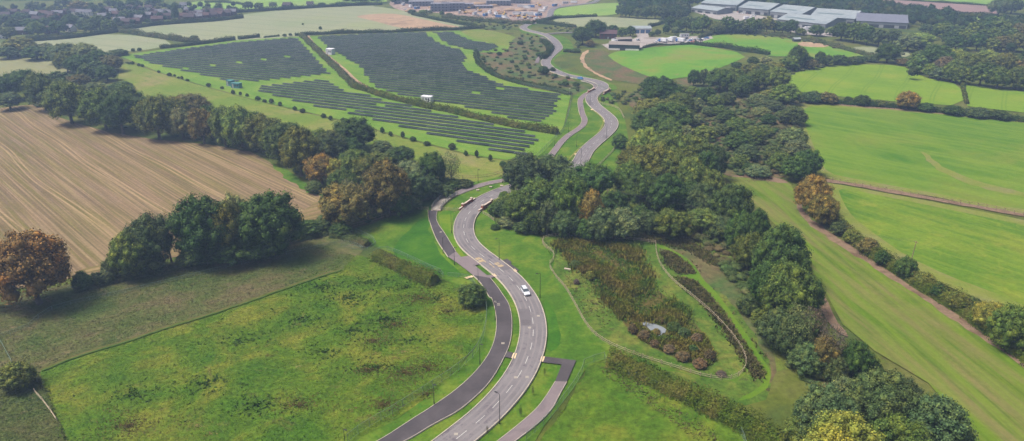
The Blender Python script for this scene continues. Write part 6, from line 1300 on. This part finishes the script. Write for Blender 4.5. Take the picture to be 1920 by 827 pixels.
for x, y, k in hp:
    if k not in hpr: hpr[k] = house_proto(k); o = hpr[k]
    else: o = copy_tree(hpr[k])
    hn_[k] = hn_.get(k, 0) + 1; i = hn_[k]; pos = 'leftmost such' if i == 1 else 'rightmost such' if i == ht[k] else ordn(i) + ' such from left'
    g = P(x, y); o.location = (g[0], g[1], 0); o.scale = (.85, .85, .8); o.rotation_euler.z = rh_.choice([.2, .3, 1.8, .1, -.3]); tag(o, f'{HW[k]}, {pos} in the village', 'house', 'houses in the village at the top left')
# farmhouse, shed, barns
g = P(1140, 72); o = empty('farmhouse', (g[0], g[1], 0), -.12); tag(o, 'long red brick farmhouse between the trees at the top', 'house')
rf = gable(o, 15, 8, 4.6, 2.8, plain('red_wall', c(132, 90, 84, .45), .9, .1), plain('red_roof', c(124, 100, 102, .45), .85, .1, var=.15, vs=1)); 
for x in (-5.5, 5.5): MB().box((x, 0, 7.8), (1, .8, 1.6)).build('chimney', M['brickw'], rf)
for x in (-5.5, -2, 2, 5.5): 
    for z in (1.4, 3.6): MB().box((x, -4.03, z), (1.2, .06, 1.1)).build('window', M['glass'], o)
MB().box((0, -4.03, 1), (1.1, .06, 2)).build('door', M['grey'], o)
a, b = P(1141, 93.5), P(1198, 95.5); g = (a + b) / 2; an = math.atan2(b[1] - a[1], b[0] - a[0]); L_ = np.linalg.norm(b - a)
o = empty('farm_shed', g + np.array([-math.sin(an), math.cos(an), 0]) * 7, an); tag(o, 'long dark green farm shed with grey roof and white base', 'shed'); gable(o, L_, 14, 4.4, 1.6, M['greenclad'], M['roofgrey'])
for x0, x1 in ((-.5, -.13), (.05, .5)): MB().box(((x0 + x1) / 2 * L_, -7.08, .7), ((x1 - x0) * L_, .16, 1.4)).build('base_wall', M['render'], o)
MB().box((-.04 * L_, -7.06, 1.6), (L_ * .15, .12, 3.2)).build('door', M['dark'], o)
g = P(1168, 79); o = empty('open_barn', (g[0], g[1], 0), .25); tag(o, 'grey roofed open barn behind the green farm shed', 'barn'); gable(o, 14, 7, 3, 1.2, M['dark'], M['roofgrey'])
a, b = P(1193, 63), P(1216, 63.5); o = empty('workshop', ((a + b) / 2)[:3] + np.array([0, 8, 0]), .03); tag(o, 'pale roofed workshop with blue doors beyond the farm', 'workshop'); gable(o, 17, 14, 4.5, 1.5, M['render'], M['roofpale'])
for x in (-5, 0, 5): MB().box((x, -7.06, 1.7), (3.8, .12, 3.4)).build('roller_door', M['bluew'], o)
g = P(1493, 78); o = empty('field_shelter', (g[0], g[1], 0), .1); tag(o, 'small grey shelter beside the bare earth in the paddock', 'shelter'); gable(o, 6, 4, 2.4, 1, M['dark'], M['roofpale'])
M['cladding'] = plain('grey_cladding', c(170, 176, 180, .5), .7, .2)
def warehouse(a, b, dep, h, lab, roof='roofpale', sky_=True, wall='cladding'):
    h *= .72
    A, B = P(*a), P(*b); an = math.atan2(B[1] - A[1], B[0] - A[0]); L = np.linalg.norm(B - A); o = empty('factory_building', (A + B) / 2 + np.array([-math.sin(an), math.cos(an), 0]) * dep / 2, an); tag(o, lab, 'factory', 'pale factory buildings'); rf = gable(o, L, dep, h, dep * .09, M[wall], M[roof], .6)
    if sky_:
        sl_ = (dep * .09) / (dep / 2); y = -dep * .3; z = h + (dep / 2 + y) * sl_ + .24
        m = MB(); m.add([(-L * .42, y - 1.6, z - 1.6 * sl_), (L * .2, y - 1.6, z - 1.6 * sl_), (L * .2, y + 1.6, z + 1.6 * sl_), (-L * .42, y + 1.6, z + 1.6 * sl_)], [(0, 1, 2, 3)]); m.build('rooflight', M['skyl'], rf)
    m = MB(); m.box((0, -dep / 2 - .04, h * .3), (L * .96, .1, h * .5)); m.build('loading_front', M['dark'], o)
    for t in (-.3, 0, .3): MB().box((t * L, -dep / 2 - .1, h * .28), (4, .12, h * .45)).build('door', M['grey'], o)
warehouse((1314, 16), (1380, 21), 46, 9, 'long pale factory hall at the far left end', sky_=False); warehouse((1384, 25), (1440, 30), 52, 9, 'factory hall with green rooflight, second from the left'); warehouse((1443, 33), (1500, 39), 56, 9, 'factory hall with green rooflight, third from the left')
warehouse((1518, 42), (1600, 48), 56, 9, 'wide factory hall with rooflight at the right end'); warehouse((1456, 47), (1546, 57), 44, 8, 'front factory hall nearest the tree line'); warehouse((1604, 50), (1700, 55), 52, 8, 'dark grey roofed factory hall behind the trees', 'roofdark', False); warehouse((1296, 22), (1344, 28), 28, 6, 'small flat pale factory building in front at left', sky_=False)
# half-built blocks with scaffolding
M['scaf'] = plain('scaffold', c(150, 156, 176, .6), .6, .3); M['block'] = plain('blockwork', c(168, 166, 176, .6), .9, .1)
def site_block(x, y, w_, d_, fl, rz, lab):
    g = P(x, y); o = empty('unfinished_building', (g[0], g[1], 0), rz); tag(o, lab, 'building', 'half-built blocks on the building site'); MB().box((0, 0, fl * 1.5), (w_, d_, fl * 3)).build('wall', M['block'], o)
    m = MB()
    for s in (-1, 1):
        for k in range(int(w_ / 2.5) + 1): m.tube((-w_ / 2 + k * 2.5, s * (d_ / 2 + 1.2), 0), (-w_ / 2 + k * 2.5, s * (d_ / 2 + 1.2), fl * 3 + 1.2), .12, n=5)
        for z in range(1, fl + 1): m.box((0, s * (d_ / 2 + .8), z * 2.9), (w_ + 1, .9, .12)); m.box((0, s * (d_ / 2 + 1.25), z * 2.9 + .9), (w_ + 1, .08, .12))
    m.build('scaffolding', M['scaf'], o)
    for z in range(fl):
        for k in range(int(w_ / 4)): MB().box((-w_ / 2 + 2 + k * 4, -d_ / 2 - .03, z * 3 + 1.6), (1.4, .08, 1.4)).build('window', M['dark'], o)
site_block(826, 21, 22, 10, 3, .05, 'scaffolded grey block at the left of the building site'); site_block(850, 20, 26, 10, 3, .05, 'scaffolded grey block at the centre of the building site'); site_block(872, 16, 20, 10, 2, .05, 'lower scaffolded block at the right of the building site'); site_block(790, 11, 30, 12, 2, .1, 'dark roofless row behind the scaffolded blocks'); site_block(905, 15, 24, 9, 1, .1, 'single storey unfinished row on the building site')
site_block(770, 6, 40, 12, 2, .1, 'long unfinished row at the far left end of the site'); site_block(935, 10, 30, 10, 2, .05, 'far unfinished row behind the right of the site'); site_block(975, 6, 26, 10, 2, -.1, 'farthest unfinished row at the right of the site')
# spoil heaps and mud mounds on the site are ground
def heap(x, y, w_, h_, mat='sand'):
    r = np.random.default_rng(int(x)); iv, fi = ico(); g = P(x, y); V = iv * (1 + r.normal(0, .08, (len(iv), 1))) * (w_, w_ * .7, h_) + (g[0], g[1], 0); V[:, 2] = np.maximum(V[:, 2], 0)
    o = link('spoil_heap', np_mesh('spoil_heap', V, [fi]), M[mat]); return o
hs = sorted([(770, 22, 7, 3), (880, 24, 8, 3), (914, 24, 6, 2.5), (940, 26, 7, 3), (955, 20, 8, 3), (900, 8, 9, 3), (1000, 20, 6, 2), (976, 20, 8, 2.5), (924, 12, 8, 3), (812, 15, 6, 2.5)])
for i, (x, y, w_, h_) in enumerate(hs):
    n = len(hs); tag(heap(x, y, w_, h_), f'pale heap of earth, {"leftmost" if i == 0 else "rightmost" if i == n - 1 else ordn(i + 1) + " from left"} on the building site', 'earth heap', 'earth heaps on the building site')
# brushwood pile, manhole covers, small objects
r = random.Random(4); m = MB(); g = P(1424, 338)
for k in range(140):
    a = r.uniform(0, 6.28); x, y, z = r.gauss(0, 2.2), r.gauss(0, 1.3), abs(r.gauss(0, .5)); l = r.uniform(.8, 2.2); m.tube((g[0] + x, g[1] + y, z), (g[0] + x + math.cos(a) * l, g[1] + y + math.sin(a) * l, z + r.uniform(-.2, .5)), .06, .03, 5)
tag(m.build('brushwood_pile', M['wood']), 'grey pile of cut branches at the top of the cut grass field', 'brushwood')
mc = [(Z2(885, 62), 'on the dark path below the bramble bush'), (Z2(909, 278), 'on the dark path where it meets the crossing'), (Z2(868, 44), 'beside the lamp at the top of the dark path curve'), (Z2(645, 789), 'on the road at the bottom of the frame'), (Z2(981, 470), 'on the road below the crossing'), (Z2(1108, 124), 'on the road near the right kerb'), (Z2(1045, 468), 'at the right side of the road below the crossing'), (Z6(280, 630), 'on the path left of the road bend, at the lamp'),
      (ZF(298, 660), 'on the far path nearest the trees'), (ZF(447, 507), 'on the far path at its bend'), (ZF(540, 443), 'on the far path beside the S bend'), (Z2(1058, 190), 'on the road centre left of the dashed line'), (Z7(700, 815), 'on the path beside the bramble bush')]
for (x, y), lab in mc:
    g = P(x, y, Zr); o = MB().box((g[0], g[1], Zr + .02), (.8, .8, .035)).build('manhole_cover', M['conc']); tag(o, 'pale manhole cover ' + lab, 'manhole cover', 'manhole covers')
for i, (x, y) in enumerate([Z6(840, 135), Z6(962, 120), Z6(695, 170)]):
    g = P(x, y); tag(MB().box((g[0], g[1], .5), (1.1, .8, .25)).build('inspection_slab', M['stone']), ('middle', 'rightmost', 'leftmost')[i] + ' of three pale slabs on the verge beyond the footbridge', 'slab', 'slabs on the verge')
g = P(1064, 507); tag(MB().box((g[0], g[1], .5), (2.0, .5, .3), -.4).build('drain_outlet', M['stone']), 'pale concrete drain outlet inside the basin fence', 'drain')
g = P(1494 / 1 + 3, 193); 
# tree stakes by the young verge trees are part of the trees
